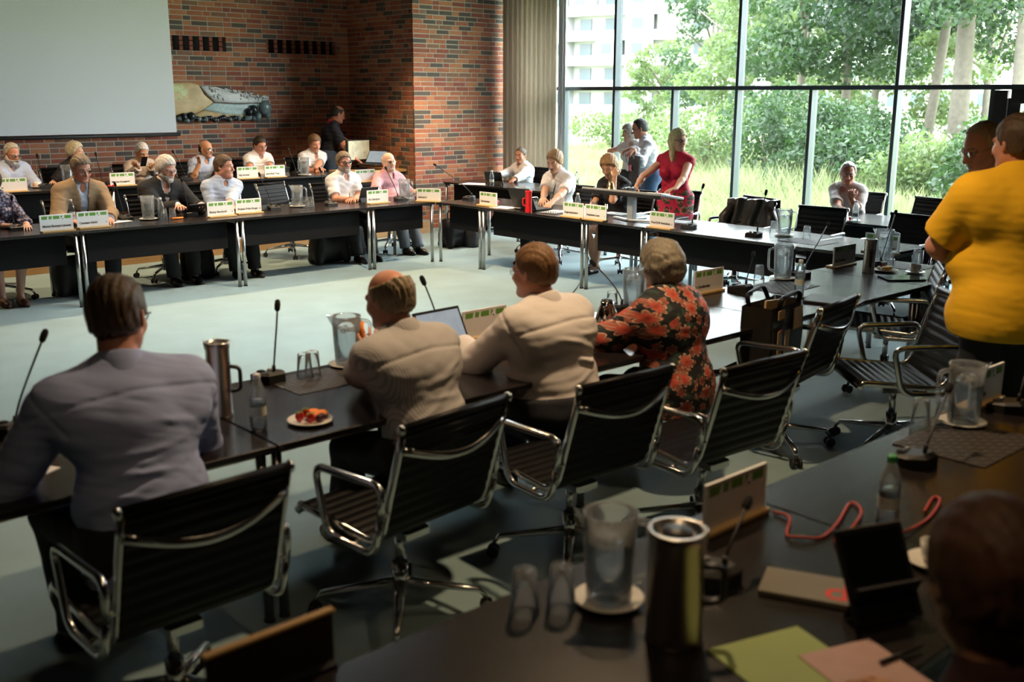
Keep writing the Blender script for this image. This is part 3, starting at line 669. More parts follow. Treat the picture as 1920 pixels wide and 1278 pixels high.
# face: rotation about z, 0 faces +Y
# ================================================================== PEOPLE (implicit surfaces meshed by surface nets)
V3 = lambda *a: np.array(a, float)
def nrm(v): return v/(np.linalg.norm(v)+1e-12)
class SDF:
    def __init__(s, lo, hi, h):
        s.o = np.floor(np.array(lo)/h)*h; s.h = h; s.n = np.ceil((np.array(hi)-s.o)/h).astype(int)+1
        s.D = np.full(tuple(s.n), .5, np.float32); s.off = 0.0
        s.ax = [(s.o[i]+h*np.arange(s.n[i])).astype(np.float32) for i in range(3)]
    def sub(s, lo, hi):
        a = np.maximum(0, np.floor((lo-s.o)/s.h).astype(int)); b = np.minimum(s.n, np.ceil((hi-s.o)/s.h).astype(int)+1)
        if np.any(b <= a): return None
        sl = tuple(slice(int(x), int(y)) for x, y in zip(a, b))
        return sl, s.ax[0][sl[0]][:, None, None], s.ax[1][sl[1]][None, :, None], s.ax[2][sl[2]][None, None, :]
    def mix(s, sl, d, k, op):
        A = s.D[sl]
        if op == 'u':
            if k > 0:
                hh = np.maximum(k-np.abs(A-d), 0)/k; s.D[sl] = np.minimum(A, d)-hh*hh*k*.25
            else: s.D[sl] = np.minimum(A, d)
        else:
            d = -d; hh = np.maximum(k-np.abs(A-d), 0)/max(k, 1e-6); s.D[sl] = np.maximum(A, d)+hh*hh*k*.25
    def cone(s, a, b, ra, rb, k=.02, op='u', cut=False, cuta=False):
        a = np.asarray(a, float); b = np.asarray(b, float); ra += s.off if op == 'u' else 0; rb += s.off if op == 'u' else 0
        m = max(ra, rb)+k+.03; q = s.sub(np.minimum(a, b)-m, np.maximum(a, b)+m)
        if q is None: return
        sl, X, Y, Z = q; ba = (b-a).astype(np.float32); L2 = float(ba@ba)+1e-12
        px, py, pz = X-np.float32(a[0]), Y-np.float32(a[1]), Z-np.float32(a[2])
        t0 = (px*ba[0]+py*ba[1]+pz*ba[2])/np.float32(L2); t = np.clip(t0, 0, 1)
        d = np.sqrt((px-ba[0]*t)**2+(py-ba[1]*t)**2+(pz-ba[2]*t)**2)-(ra+(rb-ra)*t)
        L = L2**.5
        if cut: d = np.maximum(d, (t0-1)*L)
        if cuta: d = np.maximum(d, -t0*L)
        s.mix(sl, d.astype(np.float32), k, op)
    def ell(s, c, r, M=None, k=.02, op='u'):
        c = np.asarray(c, float); r = np.asarray(r, float)+(s.off if op == 'u' else 0); m = r.max()+k+.03
        q = s.sub(c-m, c+m)
        if q is None: return
        sl, X, Y, Z = q; px, py, pz = X-np.float32(c[0]), Y-np.float32(c[1]), Z-np.float32(c[2])
        if M is not None:
            M = np.asarray(M, np.float32); px, py, pz = [px*M[0, i]+py*M[1, i]+pz*M[2, i] for i in range(3)]
        k0 = np.sqrt((px/r[0])**2+(py/r[1])**2+(pz/r[2])**2); k1 = np.sqrt((px/r[0]**2)**2+(py/r[1]**2)**2+(pz/r[2]**2)**2)+1e-6
        s.mix(sl, (k0*(k0-1)/k1).astype(np.float32), k, op)
    def plane(s, p, n, k=.004):
        """keep the side opposite to n"""
        X, Y, Z = s.ax[0][:, None, None], s.ax[1][None, :, None], s.ax[2][None, None, :]
        d = ((X-p[0])*n[0]+(Y-p[1])*n[1]+(Z-p[2])*n[2]).astype(np.float32); s.D = np.maximum(s.D, d)
    def noise(s, amp, freq, seed=0, ridge=False, aniso=(1, 1, 1)):
        m = np.abs(s.D) < .03; I = np.nonzero(m)
        P = np.stack([s.ax[i][I[i]]*aniso[i] for i in range(3)], 1)
        r_ = np.random.RandomState(seed); acc = np.zeros(len(P), np.float32)
        for j in range(5):
            kv = r_.normal(size=3); kv = kv/np.linalg.norm(kv)*freq*(.6+.35*j); w = np.sin(P@kv.astype(np.float32)+r_.uniform(0, 6.28)+1.3*np.sin(P@(kv[[1, 2, 0]]*.5).astype(np.float32)))
            acc += (1-2*np.abs(w) if ridge else w)/(1+.5*j)
        s.D[I] += amp*acc/2.2
    def mesh(s, name, mat_fn=None):
        D = s.D; neg = D < 0; nx, ny, nz = D.shape
        c = np.zeros((nx-1, ny-1, nz-1), np.uint8)
        for i in (0, 1):
            for j in (0, 1):
                for k in (0, 1): c += neg[i:nx-1+i, j:ny-1+j, k:nz-1+k]
        act = np.nonzero((c > 0) & (c < 8)); n = len(act[0])
        idm = np.full(c.shape, -1, np.int32); idm[act] = np.arange(n)
        I = np.stack(act, 1); acc = np.zeros((n, 3)); cnt = np.zeros(n)
        cor = {(i, j, k): D[I[:, 0]+i, I[:, 1]+j, I[:, 2]+k] for i in (0, 1) for j in (0, 1) for k in (0, 1)}
        for ax in range(3):
            for u in (0, 1):
                for v in (0, 1):
                    a = [0, 0, 0]; a[(ax+1) % 3] = u; a[(ax+2) % 3] = v; b = list(a); b[ax] = 1
                    da, db = cor[tuple(a)], cor[tuple(b)]; x = (da < 0) != (db < 0)
                    t = np.where(x, da/(da-db+1e-12), 0); p = np.tile(np.array(a, float), (n, 1)); p[:, ax] = t
                    acc[x] += p[x]; cnt[x] += 1
        Vt = s.o+s.h*(I+acc/cnt[:, None])
        F = []
        for ax in range(3):
            sl0 = [slice(1, -1)]*3; sl0[ax] = slice(0, -1); sl1 = list(sl0); sl1[ax] = slice(1, None)
            A = neg[tuple(sl0)]; B = neg[tuple(sl1)]; e = np.nonzero(A != B); off = np.array([1, 1, 1]); off[ax] = 0
            E_ = np.stack(e, 1)+off; a1, a2 = (ax+1) % 3, (ax+2) % 3
            def g(du, dv):
                q = E_.copy(); q[:, a1] -= du; q[:, a2] -= dv; return idm[q[:, 0], q[:, 1], q[:, 2]]
            q = np.stack([g(1, 1), g(0, 1), g(0, 0), g(1, 0)], 1); inv = ~A[e]
            q[inv] = q[inv][:, ::-1]; F.append(q)
        F = np.concatenate(F); F = F[(F >= 0).all(1)]
        me = bpy.data.meshes.new(name); me.vertices.add(len(Vt)); me.vertices.foreach_set('co', Vt.astype(np.float32).ravel())
        me.loops.add(len(F)*4); me.loops.foreach_set('vertex_index', F.ravel().astype(np.int32)); me.polygons.add(len(F)); me.polygons.foreach_set('loop_start', np.arange(len(F), dtype=np.int32)*4)
        me.polygons.foreach_set('use_smooth', np.ones(len(F), bool))
        if mat_fn is not None: me.polygons.foreach_set('material_index', mat_fn(Vt[F].mean(1)).astype(np.int32))
        me.update(calc_edges=True); return me

def rx(a): return np.array(Matrix.Rotation(a, 3, 'X'))
def ry(a): return np.array(Matrix.Rotation(a, 3, 'Y'))
def rz_(a): return np.array(Matrix.Rotation(a, 3, 'Z'))
def ik(A, T, l1, l2, hint):
    d = T-A; L = np.linalg.norm(d)
    if L > (l1+l2)*.995: T = A+d/L*(l1+l2)*.995; d = T-A; L = np.linalg.norm(d)
    u = d/L; a = (l1*l1-l2*l2+L*L)/(2*L); h = math.sqrt(max(l1*l1-a*a, 0)); hp = hint-u*(hint@u)
    return A+u*a+nrm(hp)*h, T

m_lip = mk('lips', (.46, .19, .15), .45)
m_eye = mk('eye_white', (.7, .68, .66), .2); m_iris = mk('iris', (.05, .06, .07), .15)
def skinmat(k):
    base = {'fair': (.62, .36, .26), 'ruddy': (.58, .27, .18), 'tan': (.52, .27, .16), 'pale': (.68, .43, .33)}[k]
    m = mk('skin_'+k, base, .5, var=.1, vs=12, bump=.08, bs=180); p = m.node_tree.nodes['Principled BSDF']
    p.inputs['Subsurface Weight'].default_value = .12; p.inputs['Subsurface Radius'].default_value = (.012, .005, .003); p.inputs['Subsurface Scale'].default_value = 1.0
    return m
def hairmat(nm, col): return mk('hair_'+nm, col, .55, var=.65, vs=60, bump=.6, bs=160, stretch=(1.6, 1, .35))
def person(label, x, y, face, sp, z0=0.0, group=None):
    g = lambda k, d: sp.get(k, d)
    s = g('s', 1.0); fem = g('fem', False); W_ = g('w', .92 if fem else 1.0); belly = g('belly', 0.0); seated = g('seat', True)
    h = g('h', .0068); th = g('th', .0095)
    SK = skinmat(g('skin', 'fair'))
    # ---- skeleton
    def skel(s):
        pz = g('hipz', .535 if seated else .93*s); p = V3(0, 0, pz); fr = []; pts = [p]
        for i, (Ls, a) in enumerate(zip((.155*s, .185*s, .165*s), l)):
            M = rz_(tw*(i+1)/3) @ ry(side) @ rx(-a); p = p+M @ V3(0, 0, Ls); pts.append(p); fr.append(M)
        Mc = fr[2]; up = Mc @ V3(0, 0, 1)
        hy, hp, hr = g('head', (0, .1, 0)); Mh = rz_(hy) @ rx(-hp) @ ry(hr)
        sh = g('hs', .96 if fem else 1.0)*min(1.04, .5+.5*s)
        ntop = pts[3]+nrm(up*.8+V3(0, 0, .5)+Mh @ V3(0, .15, .3))*.085*s
        return pts, fr, Mh, sh, ntop+Mh @ V3(0, .028, .085)*sh
    l = g('lean', (.1, .12, .15)); side = g('side', 0.0); tw = g('twist', 0.0)
    fit = g('fit', None)
    if fit is not None:
        for _ in range(4):
            q = skel(s); s = min(1.22, max(.8, s*(1+.9*((fit[2]-z0)-q[4][2])/(q[4][2]-(0 if not seated else q[0][0][2])))))
    pts, fr, Mh, sh, hc = skel(s); pel, waist, chest, nb = pts
    if fit is not None:
        w_ = rz_(face) @ hc; x, y = fit[0]-w_[0], fit[1]-w_[1]
    LW = lambda q: rz_(-face) @ (np.array(q, float)-V3(x, y, z0))
    Mc = fr[2]; Mw = fr[1]; Mp = rx(-l[0]*.6)
    up = Mc @ V3(0, 0, 1); fwd = Mc @ V3(0, 1, 0); rt = Mc @ V3(1, 0, 0)
    sw = g('sw', .158 if fem else .178)*s
    shl = g('shrug', (0, 0))
    S_ = {1: nb-up*.068*s+rt*sw+up*shl[0], -1: nb-up*.068*s-rt*sw+up*shl[1]}
    l1, l2 = .295*s, .255*s; hands = list(g('hands', None) or ((.2, .35, .76), (-.2, .35, .76)))
    for i_, q_ in enumerate(g('hw_', (None, None))):
        if q_ is not None: hands[i_] = LW(q_)
    EL = {}; WR = {}
    hints = g('hint', (V3(.7, -.3, -1), V3(-.7, -.3, -1)))
    for sd, T, hn in ((1, hands[0], hints[0]), (-1, hands[1], hints[1])):
        EL[sd], WR[sd] = ik(S_[sd], V3(*T), l1, l2, V3(*hn))
    hw = .088*s; HP = {1: pel+V3(hw, 0, -.01), -1: pel+V3(-hw, 0, -.01)}
    feet = g('feet', ((.11, .48, .0), (-.11, .48, .0)) if seated else ((.1, 0, 0), (-.1, 0, 0)))
    KN = {}; AN = {}
    for sd, f in ((1, feet[0]), (-1, feet[1])):
        KN[sd], AN[sd] = ik(HP[sd], V3(f[0], f[1], f[2]+.085), .43*s, .415*s, V3(sd*.12, 1, .35 if seated else 0))
    legs_bare = g('legs', 'trousers')
    bw = W_
    allp = np.array([hc+V3(0, 0, .16), hc-V3(.14, .14, 0), hc+V3(.14, .14, 0), pel-V3(.26*bw, .24, .16)-V3(0, belly, 0), pel+V3(.26*bw, .26, 0)]+[EL[1], EL[-1], WR[1], WR[-1]]+[S_[1]+V3(.1, .1, .1), S_[-1]-V3(.1, .1, .1)])
    lo, hi = allp.min(0)-.12, allp.max(0)+.12
    for sd in (1, -1):
        hd = g('hdir', (None, None))[0 if sd > 0 else 1]
        hd = nrm(V3(*hd)) if hd is not None else nrm(WR[sd]-EL[sd]); tip = WR[sd]+hd*.21; lo = np.minimum(lo, tip-.05); hi = np.maximum(hi, tip+.05)
    if legs_bare != 'trousers':
        for sd in (1, -1): lo = np.minimum(lo, np.minimum(KN[sd], AN[sd])-.15); hi = np.maximum(hi, np.maximum(KN[sd], AN[sd])+.25)
    ar = .86 if fem else 1.0; ar *= g('armr', 1.0)
    def torso(f, core=False):
        e = -.012 if core else 0
        f.ell(pel+V3(0, -.01, .02), (.165*bw+e, .125*bw+e, .125), Mp, .04)
        f.ell(waist, ((.138 if fem else .152)*bw+e, .108*bw+e, .14*s), Mw, .06)
        if belly: f.ell(waist+Mw @ V3(0, .045+belly*.5, -.02), (.15*bw+belly*.4+e, .105+belly*.5+e, .145), Mw, .06)
        f.ell(chest+Mc @ V3(0, -.005, .01), (.168*bw+e, .118*bw+e, .17*s), Mc, .06)
        if fem:
            for sd in (1, -1): f.ell(chest+Mc @ V3(sd*.07, .095, -.01), (.062+e, .055+e, .062), Mc, .03)
        f.cone(S_[1]-rt*.03, S_[-1]+rt*.03, (.066*ar+e), (.066*ar+e), .05)
        for sd in (1, -1):
            f.ell(S_[sd]-up*.06-rt*sd*.06-fwd*.03, (.07*bw+e, .075+e, .10), Mc, .05)
            f.cone(nb+up*.02, S_[sd]+up*.01, .048+e, .045+e, .05)
    def arm_up(f, sd, x=0.0): f.cone(S_[sd], EL[sd], .052*ar+x, .042*ar+x, .03)
    # ---- body
    B = SDF(lo, hi, h)
    torso(B, True)
    for sd in (1, -1):
        i = 0 if sd > 0 else 1
        arm_up(B, sd); fa = WR[sd]-EL[sd]
        B.cone(EL[sd], EL[sd]+fa*.35, .041*ar, .041*ar, .02); B.cone(EL[sd]+fa*.35, WR[sd], .040*ar, .028*ar, .02)
        hd = g('hdir', (None, None))[i]; hd = nrm(V3(*hd)) if hd is not None else nrm(fa)
        pn = g('palm', (None, None))[i]; pn = V3(*pn) if pn is not None else V3(0, 0, -1); pn = nrm(pn-hd*(pn@hd))
        cu = g('curl', (.35, .35))[i]; hs_ = (.9 if fem else 1.0)*s
        tb = np.cross(hd, pn)*sd; wv_ = WR[sd]; Mx = np.stack([tb, hd, pn], 1)
        B.ell(wv_+hd*.048*hs_, (.043*hs_, .056*hs_, .0185*hs_), Mx, .015)
        for j, (fo, fl, fs) in enumerate(((.031, .072, .12), (.0105, .08, .03), (-.0105, .075, -.06), (-.031, .058, -.16))):
            q = wv_+hd*(.088-.004*abs(j-1))*hs_+tb*fo*hs_; a = cu*.6; dd = None
            for sgi, fr_ in enumerate((.45, .32, .26)):
                dd = nrm(hd*math.cos(a)+pn*math.sin(a)+tb*fs); q2 = q+dd*fl*fr_*1.12*hs_
                B.cone(q, q2, .0092*hs_-.0008*sgi, .0086*hs_-.001*sgi, .004); q = q2; a += cu
        q = wv_+hd*.022*hs_+tb*.03*hs_; d1 = nrm(hd*.62+tb*.62+pn*.35); q2 = q+d1*.05*hs_; d2 = nrm(hd*.85+tb*.2+pn*.4)
        B.cone(q, q2, .0135*hs_, .011*hs_, .012); B.cone(q2, q2+d2*.034*hs_, .011*hs_, .009*hs_, .004)
    if legs_bare != 'trousers':
        for sd in (1, -1):
            kk = KN[sd]; B.cone(HP[sd], kk, .082*s*bw, .054*s, .04); sh_ = AN[sd]-kk
            B.cone(kk, kk+sh_*.3, .052*s, .054*s, .02); B.cone(kk+sh_*.3, AN[sd], .052*s, .034*s, .02)
            B.cone(AN[sd]-V3(0, 0, .02), AN[sd]+V3(0, .1, -.055), .032, .026, .02); B.cone(AN[sd]+V3(0, .1, -.055), AN[sd]+V3(0, .155, -.062), .026, .018, .02)
    # neck and head
    HM = lambda a, b, c: hc+Mh @ (V3(a, b, c)*sh)
    B.cone(nb-up*.03, HM(0, -.025, -.07), .066*(.8 if fem else 1), .059*(.8 if fem else 1), .03)
    jw = .92 if fem else g('jaw', 1.0); fat = g('fat', 0.0)
    B.ell(HM(0, -.012, .03), V3(.077, .098, .09)*sh, Mh, .02)
    B.ell(HM(0, .022, -.042), V3(.064*jw+fat*.5, .072, .076)*sh, Mh, .035)
    B.cone(HM(-.048*jw, .0, -.062), HM(-.012, .07, -.1), .021*sh+fat, .02*sh, .025); B.cone(HM(.048*jw, .0, -.062), HM(.012, .07, -.1), .021*sh+fat, .02*sh, .025)
    if fat: B.ell(HM(0, .03, -.105), V3(.05, .05, .035)*sh, Mh, .03)
    B.cone(HM(-.012, .076, -.099), HM(.012, .076, -.099), .016*sh, .016*sh, .015)
    for sd in (1, -1):
        B.ell(HM(sd*.04, .058, -.03), V3(.025, .028, .026)*sh, Mh, .02)
        B.ell(HM(sd*.032, .1, .004), V3(.017, .016, .0125)*sh, Mh, .012, 's')
        B.ell(HM(sd*.0805, -.008, -.006), V3(.0085, .021, .034)*sh, Mh @ rz_(sd*.35), .007)
        B.ell(HM(sd*.085, .0, -.002), V3(.006, .009, .016)*sh, Mh, .005, 's')
        B.cone(HM(sd*.019, .0885, .0125), HM(sd*.045, .082, .0115), .0058*sh, .005*sh, .004); B.cone(HM(sd*.02, .086, -.008), HM(sd*.044, .081, -.0075), .0045*sh, .0042*sh, .004)
        B.cone(HM(sd*.014, .087, .021), HM(sd*.048, .074, .021), .0105*sh, .0085*sh, .012)
    nl = g('nose', 1.0)
    B.cone(HM(0, .088, .012), HM(0, .088+.026*nl, -.032), .0085*sh, .0125*sh, .012)
    for sd in (1, -1): B.ell(HM(sd*.0135, .097, -.036), V3(.0095, .012, .0085)*sh, Mh, .008)
    B.cone(HM(-.017, .0855, -.0615), HM(.017, .0855, -.0615), .0072*sh, .0072*sh, .007); B.cone(HM(-.014, .0845, -.074), HM(.014, .0845, -.074), .0075*sh, .0075*sh, .007)
    B.cone(HM(-.022, .096, -.0675), HM(.022, .096, -.0675), .0028, .0028, .004, 's')
    def paint(P):
        q = ((P-hc)/sh) @ Mh; mi = np.zeros(len(P))
        mi[(np.abs(q[:, 0]) < .021) & (q[:, 2] > -.0765) & (q[:, 2] < -.0585) & (q[:, 1] > .083)] = 1
        ax_ = np.abs(q[:, 0]); mi[(ax_ > .013) & (ax_ < .05) & (np.abs(q[:, 2]-.027+(ax_-.03)**2*4) < .0055) & (q[:, 1] > .06)] = 2
        return mi
    hcol = g('hair', ('brown', (.08, .05, .03))); HMt = hairmat(*hcol); brow = mk('brow_'+hcol[0], tuple(k*.6 for k in hcol[1]), .7) if g('brow', True) else SK
    me = B.mesh('person', paint)
    for m_ in (SK, m_lip, brow): me.materials.append(m_)
    o = link('person', me, None, (x, y, z0), face); tag(o, label, 'person', group)
    HL = Matrix.Translation(Vector(hc)) @ Matrix([list(r_*sh) for r_ in Mh]).to_4x4()
    def head_child(name, mb_or_me, mats):
        c = mb_or_me.obj(name, mats, o) if isinstance(mb_or_me, MB) else link(name, mb_or_me, o)
        if not isinstance(mb_or_me, MB):
            for m_ in (mats if isinstance(mats, list) else [mats]): mb_or_me.materials.append(m_)
        c.matrix_local = HL; return c
    # eyes
    if g('eyes', True):
        for sd in (1, -1):
            b = MB(); b.ell((sd*.0315, .0775, .0035), (.0128, .0125, .011), 10, 8); b.ell((sd*.0315+g('gaze', 0)*.004, .0868, .003), (.0058, .0045, .0058), 8, 6, 1); head_child('eye', b, [m_eye, m_iris])
    # hair
    st = g('style', 'short')
    if st:
        tab = {'short': ((-.12, -.085, -.07, -.03, -.012, .01, .03, .05, .066, .12), (-.06, -.062, -.062, -.04, -.012, -.005, .02, .055, .072, .078)),
               'receding': ((-.12, -.085, -.07, -.03, -.012, .01, .025, .035, .05, .12), (-.06, -.062, -.062, -.04, -.012, .0, .04, .085, .1, .13)),
               'fringe': ((-.12, -.085, -.06, -.03, -.012, .01, .025, .04, .12), (-.06, -.062, -.06, -.04, -.012, .0, .03, .12, .2)),
               'buzz': ((-.12, -.085, -.07, -.03, -.012, .01, .03, .05, .066, .12), (-.055, -.058, -.055, -.035, -.01, .0, .03, .07, .085, .1)),
               'bob': ((-.14, -.05, .0, .02, .045, .06, .12), (-.115, -.115, -.09, -.05, .03, .058, .064)),
               'long': ((-.14, -.05, .0, .02, .045, .06, .12), (-.3, -.3, -.28, -.24, .03, .06, .07)),
               'wavy': ((-.14, -.06, .0, .02, .045, .06, .12), (-.1, -.1, -.07, -.03, .03, .05, .058))}[st]
        vol = g('vol', {'short': .014, 'receding': .011, 'fringe': .011, 'buzz': .005, 'bob': .022, 'long': .018, 'wavy': .03}[st])
        hh = g('hh', .0075); H = SDF((-.16, -.19, -.34 if st == 'long' else -.16), (.16, .16, .19), hh)
        H.ell((0, -.019 if st in ('short', 'receding', 'buzz', 'fringe') else -.012, .033), V3(.077, .098, .09)+vol, None, 0)
        if st in ('bob', 'wavy'): H.ell((0, -.03, -.03), (.085+vol*.6, .085+vol*.5, .085), None, .04)
        elif st == 'long':
            H.ell((0, -.035, -.03), (.09, .075, .09), None, .04); H.cone((.06, -.03, -.03), (.062, .0, -.24), .045, .03, .03); H.cone((-.06, -.03, -.03), (-.062, .0, -.24), .045, .03, .03); H.cone((0, -.06, -.03), (0, -.06, -.25), .07, .05, .03)
        else: H.ell((0, -.04, -.03), (.068+vol*.4, .072+vol*.4, .05), None, .03)
        if g('top', 0): H.ell((0, .01, .085), (.062, .085, .04+g('top', 0)), None, .03)
        Yg = H.ax[1][None, :, None]; Xg = H.ax[0][:, None, None]; Zg = H.ax[2][None, None, :]
        zm = np.interp(H.ax[1], tab[0], tab[1])[None, :, None]
        part_ = g('part', 0.0); zm = zm+(Xg*part_)+.005*np.sin(Xg*310+Yg*90)+.004*np.sin(Xg*170-Yg*260+1)
        H.D = np.maximum(H.D, (zm-Zg).astype(np.float32)*.8)
        if st in ('bob', 'long', 'wavy'):   # open the face
            H.ell((0, .09, -.07), (.062, .075, .115), None, .01, 's')
        if st == 'fringe' or g('crown', 0):
            cz = g('crown', .062); H.D = np.maximum(H.D, (Zg-cz-.35*np.maximum(-(Yg+.03), 0)+0*Xg).astype(np.float32)*.8)
        H.noise(g('hn', .0042), 190, 3, True, (1, 1, .35)); H.noise(.003 if st != 'wavy' else .008, 60, 5)
        head_child('hair', H.mesh('hair'), HMt)
    bd = g('beard', None)
    if bd:
        H = SDF((-.11, -.06, -.17), (.11, .16, .06), .007); e_ = g('bvol', .007)
        H.ell((0, .022, -.042), V3(.064, .072, .076)+e_+fat*.4, None, .0); H.cone((-.048, .0, -.062), (-.012, .07, -.1), .021+e_+fat, .022+e_, .02); H.cone((.048, .0, -.062), (.012, .07, -.1), .021+e_+fat, .022+e_, .02); H.cone((-.012, .076, -.1), (.012, .076, -.1), .018+e_, .018+e_, .01)
        Yg = H.ax[1][None, :, None]; Zg = H.ax[2][None, None, :]; Xg = H.ax[0][:, None, None]
        zt = np.interp(H.ax[1], (-.06, .0, .02, .05, .08, .12), (.0, .0, -.03, -.055, -.05, -.05))[None, :, None]
        H.D = np.maximum(H.D, (Zg-zt+0*Xg).astype(np.float32)*.8); H.ell((0, .1, -.067), (.026, .03, .011), None, .006, 's'); H.D = np.maximum(H.D, (-.005-Yg+0*Zg+0*Xg).astype(np.float32)*.8)
        H.noise(.003, 170, 4, True)
        head_child('beard', H.mesh('beard'), hairmat(*bd))
    gl = g('glasses', None)
    if gl:
        mg = mk('frame_'+gl[0], gl[1], .3, gl[2] if len(gl) > 2 else 0); rr_ = .0026 if gl[0] != 'thin' else .0014
        b = MB()
        for sd in (1, -1):
            lens = [(sd*.034+.0245*math.cos(a)*(1-.12*abs(math.sin(2*a))), .103-.012*abs(math.cos(a))*(1 if math.cos(a)*sd > 0 else 0), .001+.0175*math.sin(a)) for a in [2*PI*i/18 for i in range(19)]]
            b.tube(lens, rr_, 6, cap=False); b.tube([(sd*.058, .093, .006), (sd*.08, .06, .008), (sd*.083, -.01, .005), (sd*.08, -.03, -.01)], rr_, 6)
        b.tube([(-.011, .104, .004), (0, .108, .007), (.011, .104, .004)], rr_, 6); gg = head_child('glasses', b, mg)
        b = MB()
        for sd in (1, -1): b.add([(sd*.034+.023*math.cos(a), .102-.011*abs(math.cos(a))*(1 if math.cos(a)*sd > 0 else 0), .001+.0165*math.sin(a)) for a in [2*PI*i/14 for i in range(14)]], [tuple(range(14))])
        le = b.obj('lens', glassy('spectacle_lens', (.95, .97, .97), .3), gg)
    if g('earring', False):
        for sd in (1, -1): b = MB(); b.ell((sd*.086, .0, -.045), (.005, .005, .006), 6, 5); head_child('earring', b, m_chrome)
    # ---- shirt or top
    top = g('top_', {'m': mk('plain_white_shirt', (.75, .75, .76), .8), 'sl': 'long'})
    def cloth(name, m_, off, sl, hem, neckr, vee, wr, jacket=False, seed=0, sleeve_m=None, hh=None):
        lo2 = np.min([pel-V3(.3*bw+.06, .3, .34), EL[1]-.14, EL[-1]-.14, WR[1]-.1, WR[-1]-.1], 0); hi2 = np.max([nb+V3(.33*bw, .33, .16), EL[1]+.14, EL[-1]+.14, WR[1]+.1, WR[-1]+.1], 0)
        f = SDF(lo2, hi2, hh or th); f.off = off; torso(f)
        for sd in (1, -1):
            e1, w1 = EL[sd], WR[sd]; fr_ = sl if not isinstance(sl, (tuple, list)) else sl[0 if sd > 0 else 1]
            if fr_ == 'none': f.cone(S_[sd]-rt*sd*.03, S_[sd], .06*ar, .056*ar, .02); continue
            if fr_ == 'short': c = S_[sd]+(e1-S_[sd])*.78; f.cone(S_[sd], c, .058*ar, .060*ar, .03, cut=True)
            elif fr_ == 'cap': c = S_[sd]+(e1-S_[sd])*.28; f.cone(S_[sd], c, .056*ar, .056*ar, .03, cut=True)
            else:
                t_ = {'long': .97, 'rolled': .3, 'three': .55, 'jacket': .95}[fr_]
                f.cone(S_[sd], e1, .058*ar, .05*ar, .03); f.cone(e1, e1+(w1-e1)*t_, .049*ar, (.04 if t_ > .6 else .05)*ar, .03, cut=True)
        if hem < -.1: f.ell(pel+Mp @ V3(0, belly*.3, -.1), (.172*bw+belly*.2, .13*bw+belly*.5, .2), Mp, .06)
        f.off = 0
        if wr: f.noise(wr, 40, seed, True, (.6, .6, 1.6)); f.noise(wr*.8, 15, seed+1)
        if top.get('seams') and not jacket:
            I = np.nonzero(np.abs(f.D) < .025); P = np.stack([f.ax[i][I[i]] for i in range(3)], 1).astype(float)
            q = P-nb; bk_ = (q @ fwd) < .02; gr = np.where(bk_, .0055*np.exp(-(((q @ up)+.085+.012*np.abs(q @ rt)/.2)/.0075)**2), 0)
            for sd in (1, -1):
                a_ = nrm(nrm(EL[sd]-S_[sd])+rt*sd*.5); t_ = (P-S_[sd]) @ a_; near = np.linalg.norm(P-S_[sd], axis=1) < .14
                gr += np.where(near, .0055*np.exp(-((t_-.012)/.0075)**2), 0)
            f.D[I] += gr.astype(np.float32)
            r2_ = np.random.RandomState(seed)
            for k in range(9):      # drawn folds running from the sides towards the small of the back
                z_ = r2_.uniform(-.45, -.14); sl_ = r2_.uniform(-.35, .35); cx = r2_.uniform(-.12, .12); wd = r2_.uniform(.05, .11)
                u_ = q @ rt; w_ = (q @ up)-z_-sl_*(u_-cx)-.5*(u_-cx)**2
                f.D[I] -= np.where(bk_, .0065*np.exp(-(w_/.013)**2-((u_-cx)/wd)**2), 0).astype(np.float32)
        hz = pel+Mp @ V3(0, 0, hem); f.plane(hz, -(Mp @ V3(0, 0, 1)))
        if jacket: f.cone(nb+up*.022, nb+nrm(hc-nb)*.16, neckr-.004, neckr+.012, .008, 's', cuta=True)
        if vee: f.cone(nb+fwd*.06, nb-up*vee+fwd*.17, .034, .006, .008, 's')
        if jacket:
            f.cone(nb+fwd*.05+up*.02, waist+Mw @ V3(0, .15+belly, .02), .06, .02, .01, 's'); f.cone(waist+Mw @ V3(0, .17+belly, .02), pel+Mp @ V3(0, .2+belly, -.1), .012, .03, .01, 's')
        me_ = f.mesh(name); me_.materials.append(m_); return link(name, me_, o)
    def collar(name, m_, r0=.064, hgt=.036, gap=.35, fold=.03):
        b = MB(); ax_ = nrm(nrm(hc-nb)*.6+up*.5); bf = nrm(fwd-ax_*(fwd@ax_)); br_ = np.cross(bf, ax_); k_ = .88 if fem else 1
        sec = ((r0*k_+.004, -.02), (r0*k_+.005, hgt*.8), (r0*k_+.010, hgt), (r0*k_+.018, hgt*.75), (r0*k_+fold*.95, -.040))
        def fn(a, c):
            an = gap+(2*PI-2*gap)*a; i = min(int(c*4), 3); t = c*4-i; r_ = sec[i][0]+(sec[i+1][0]-sec[i][0])*t; z_ = sec[i][1]+(sec[i+1][1]-sec[i][1])*t
            fl = 1-abs(2*a-1); z_ -= (.02*(1-min(1, fl*5)) if c > .7 else 0)+.012*math.cos(an)*1
            return tuple(nb+up*.014-fwd*.004+ax_*z_+(bf*math.cos(an)*1.04+br_*math.sin(an))*r_)
        b.grid(fn, 30, 8); return b.obj(name, m_, o)
    def chest_line(pts_fn, w, name, m_, off=.016, par=None):
        """thin strip down the front of the torso; pts_fn t -> (x, height along the spine 0..1)"""
        pass
    jk = g('jacket', None); tm = top['m']
    cl = cloth(top.get('n', 'shirt'), tm, top.get('off', .009), top.get('sl', 'long'), top.get('hem', .045), top.get('neckr', .06 if fem else .067), top.get('vee', .06), top.get('wr', .007), seed=int(x*7+y*13) % 50)
    if top.get('collar', True): collar('collar', top.get('cm', tm), gap=top.get('gap', .4))
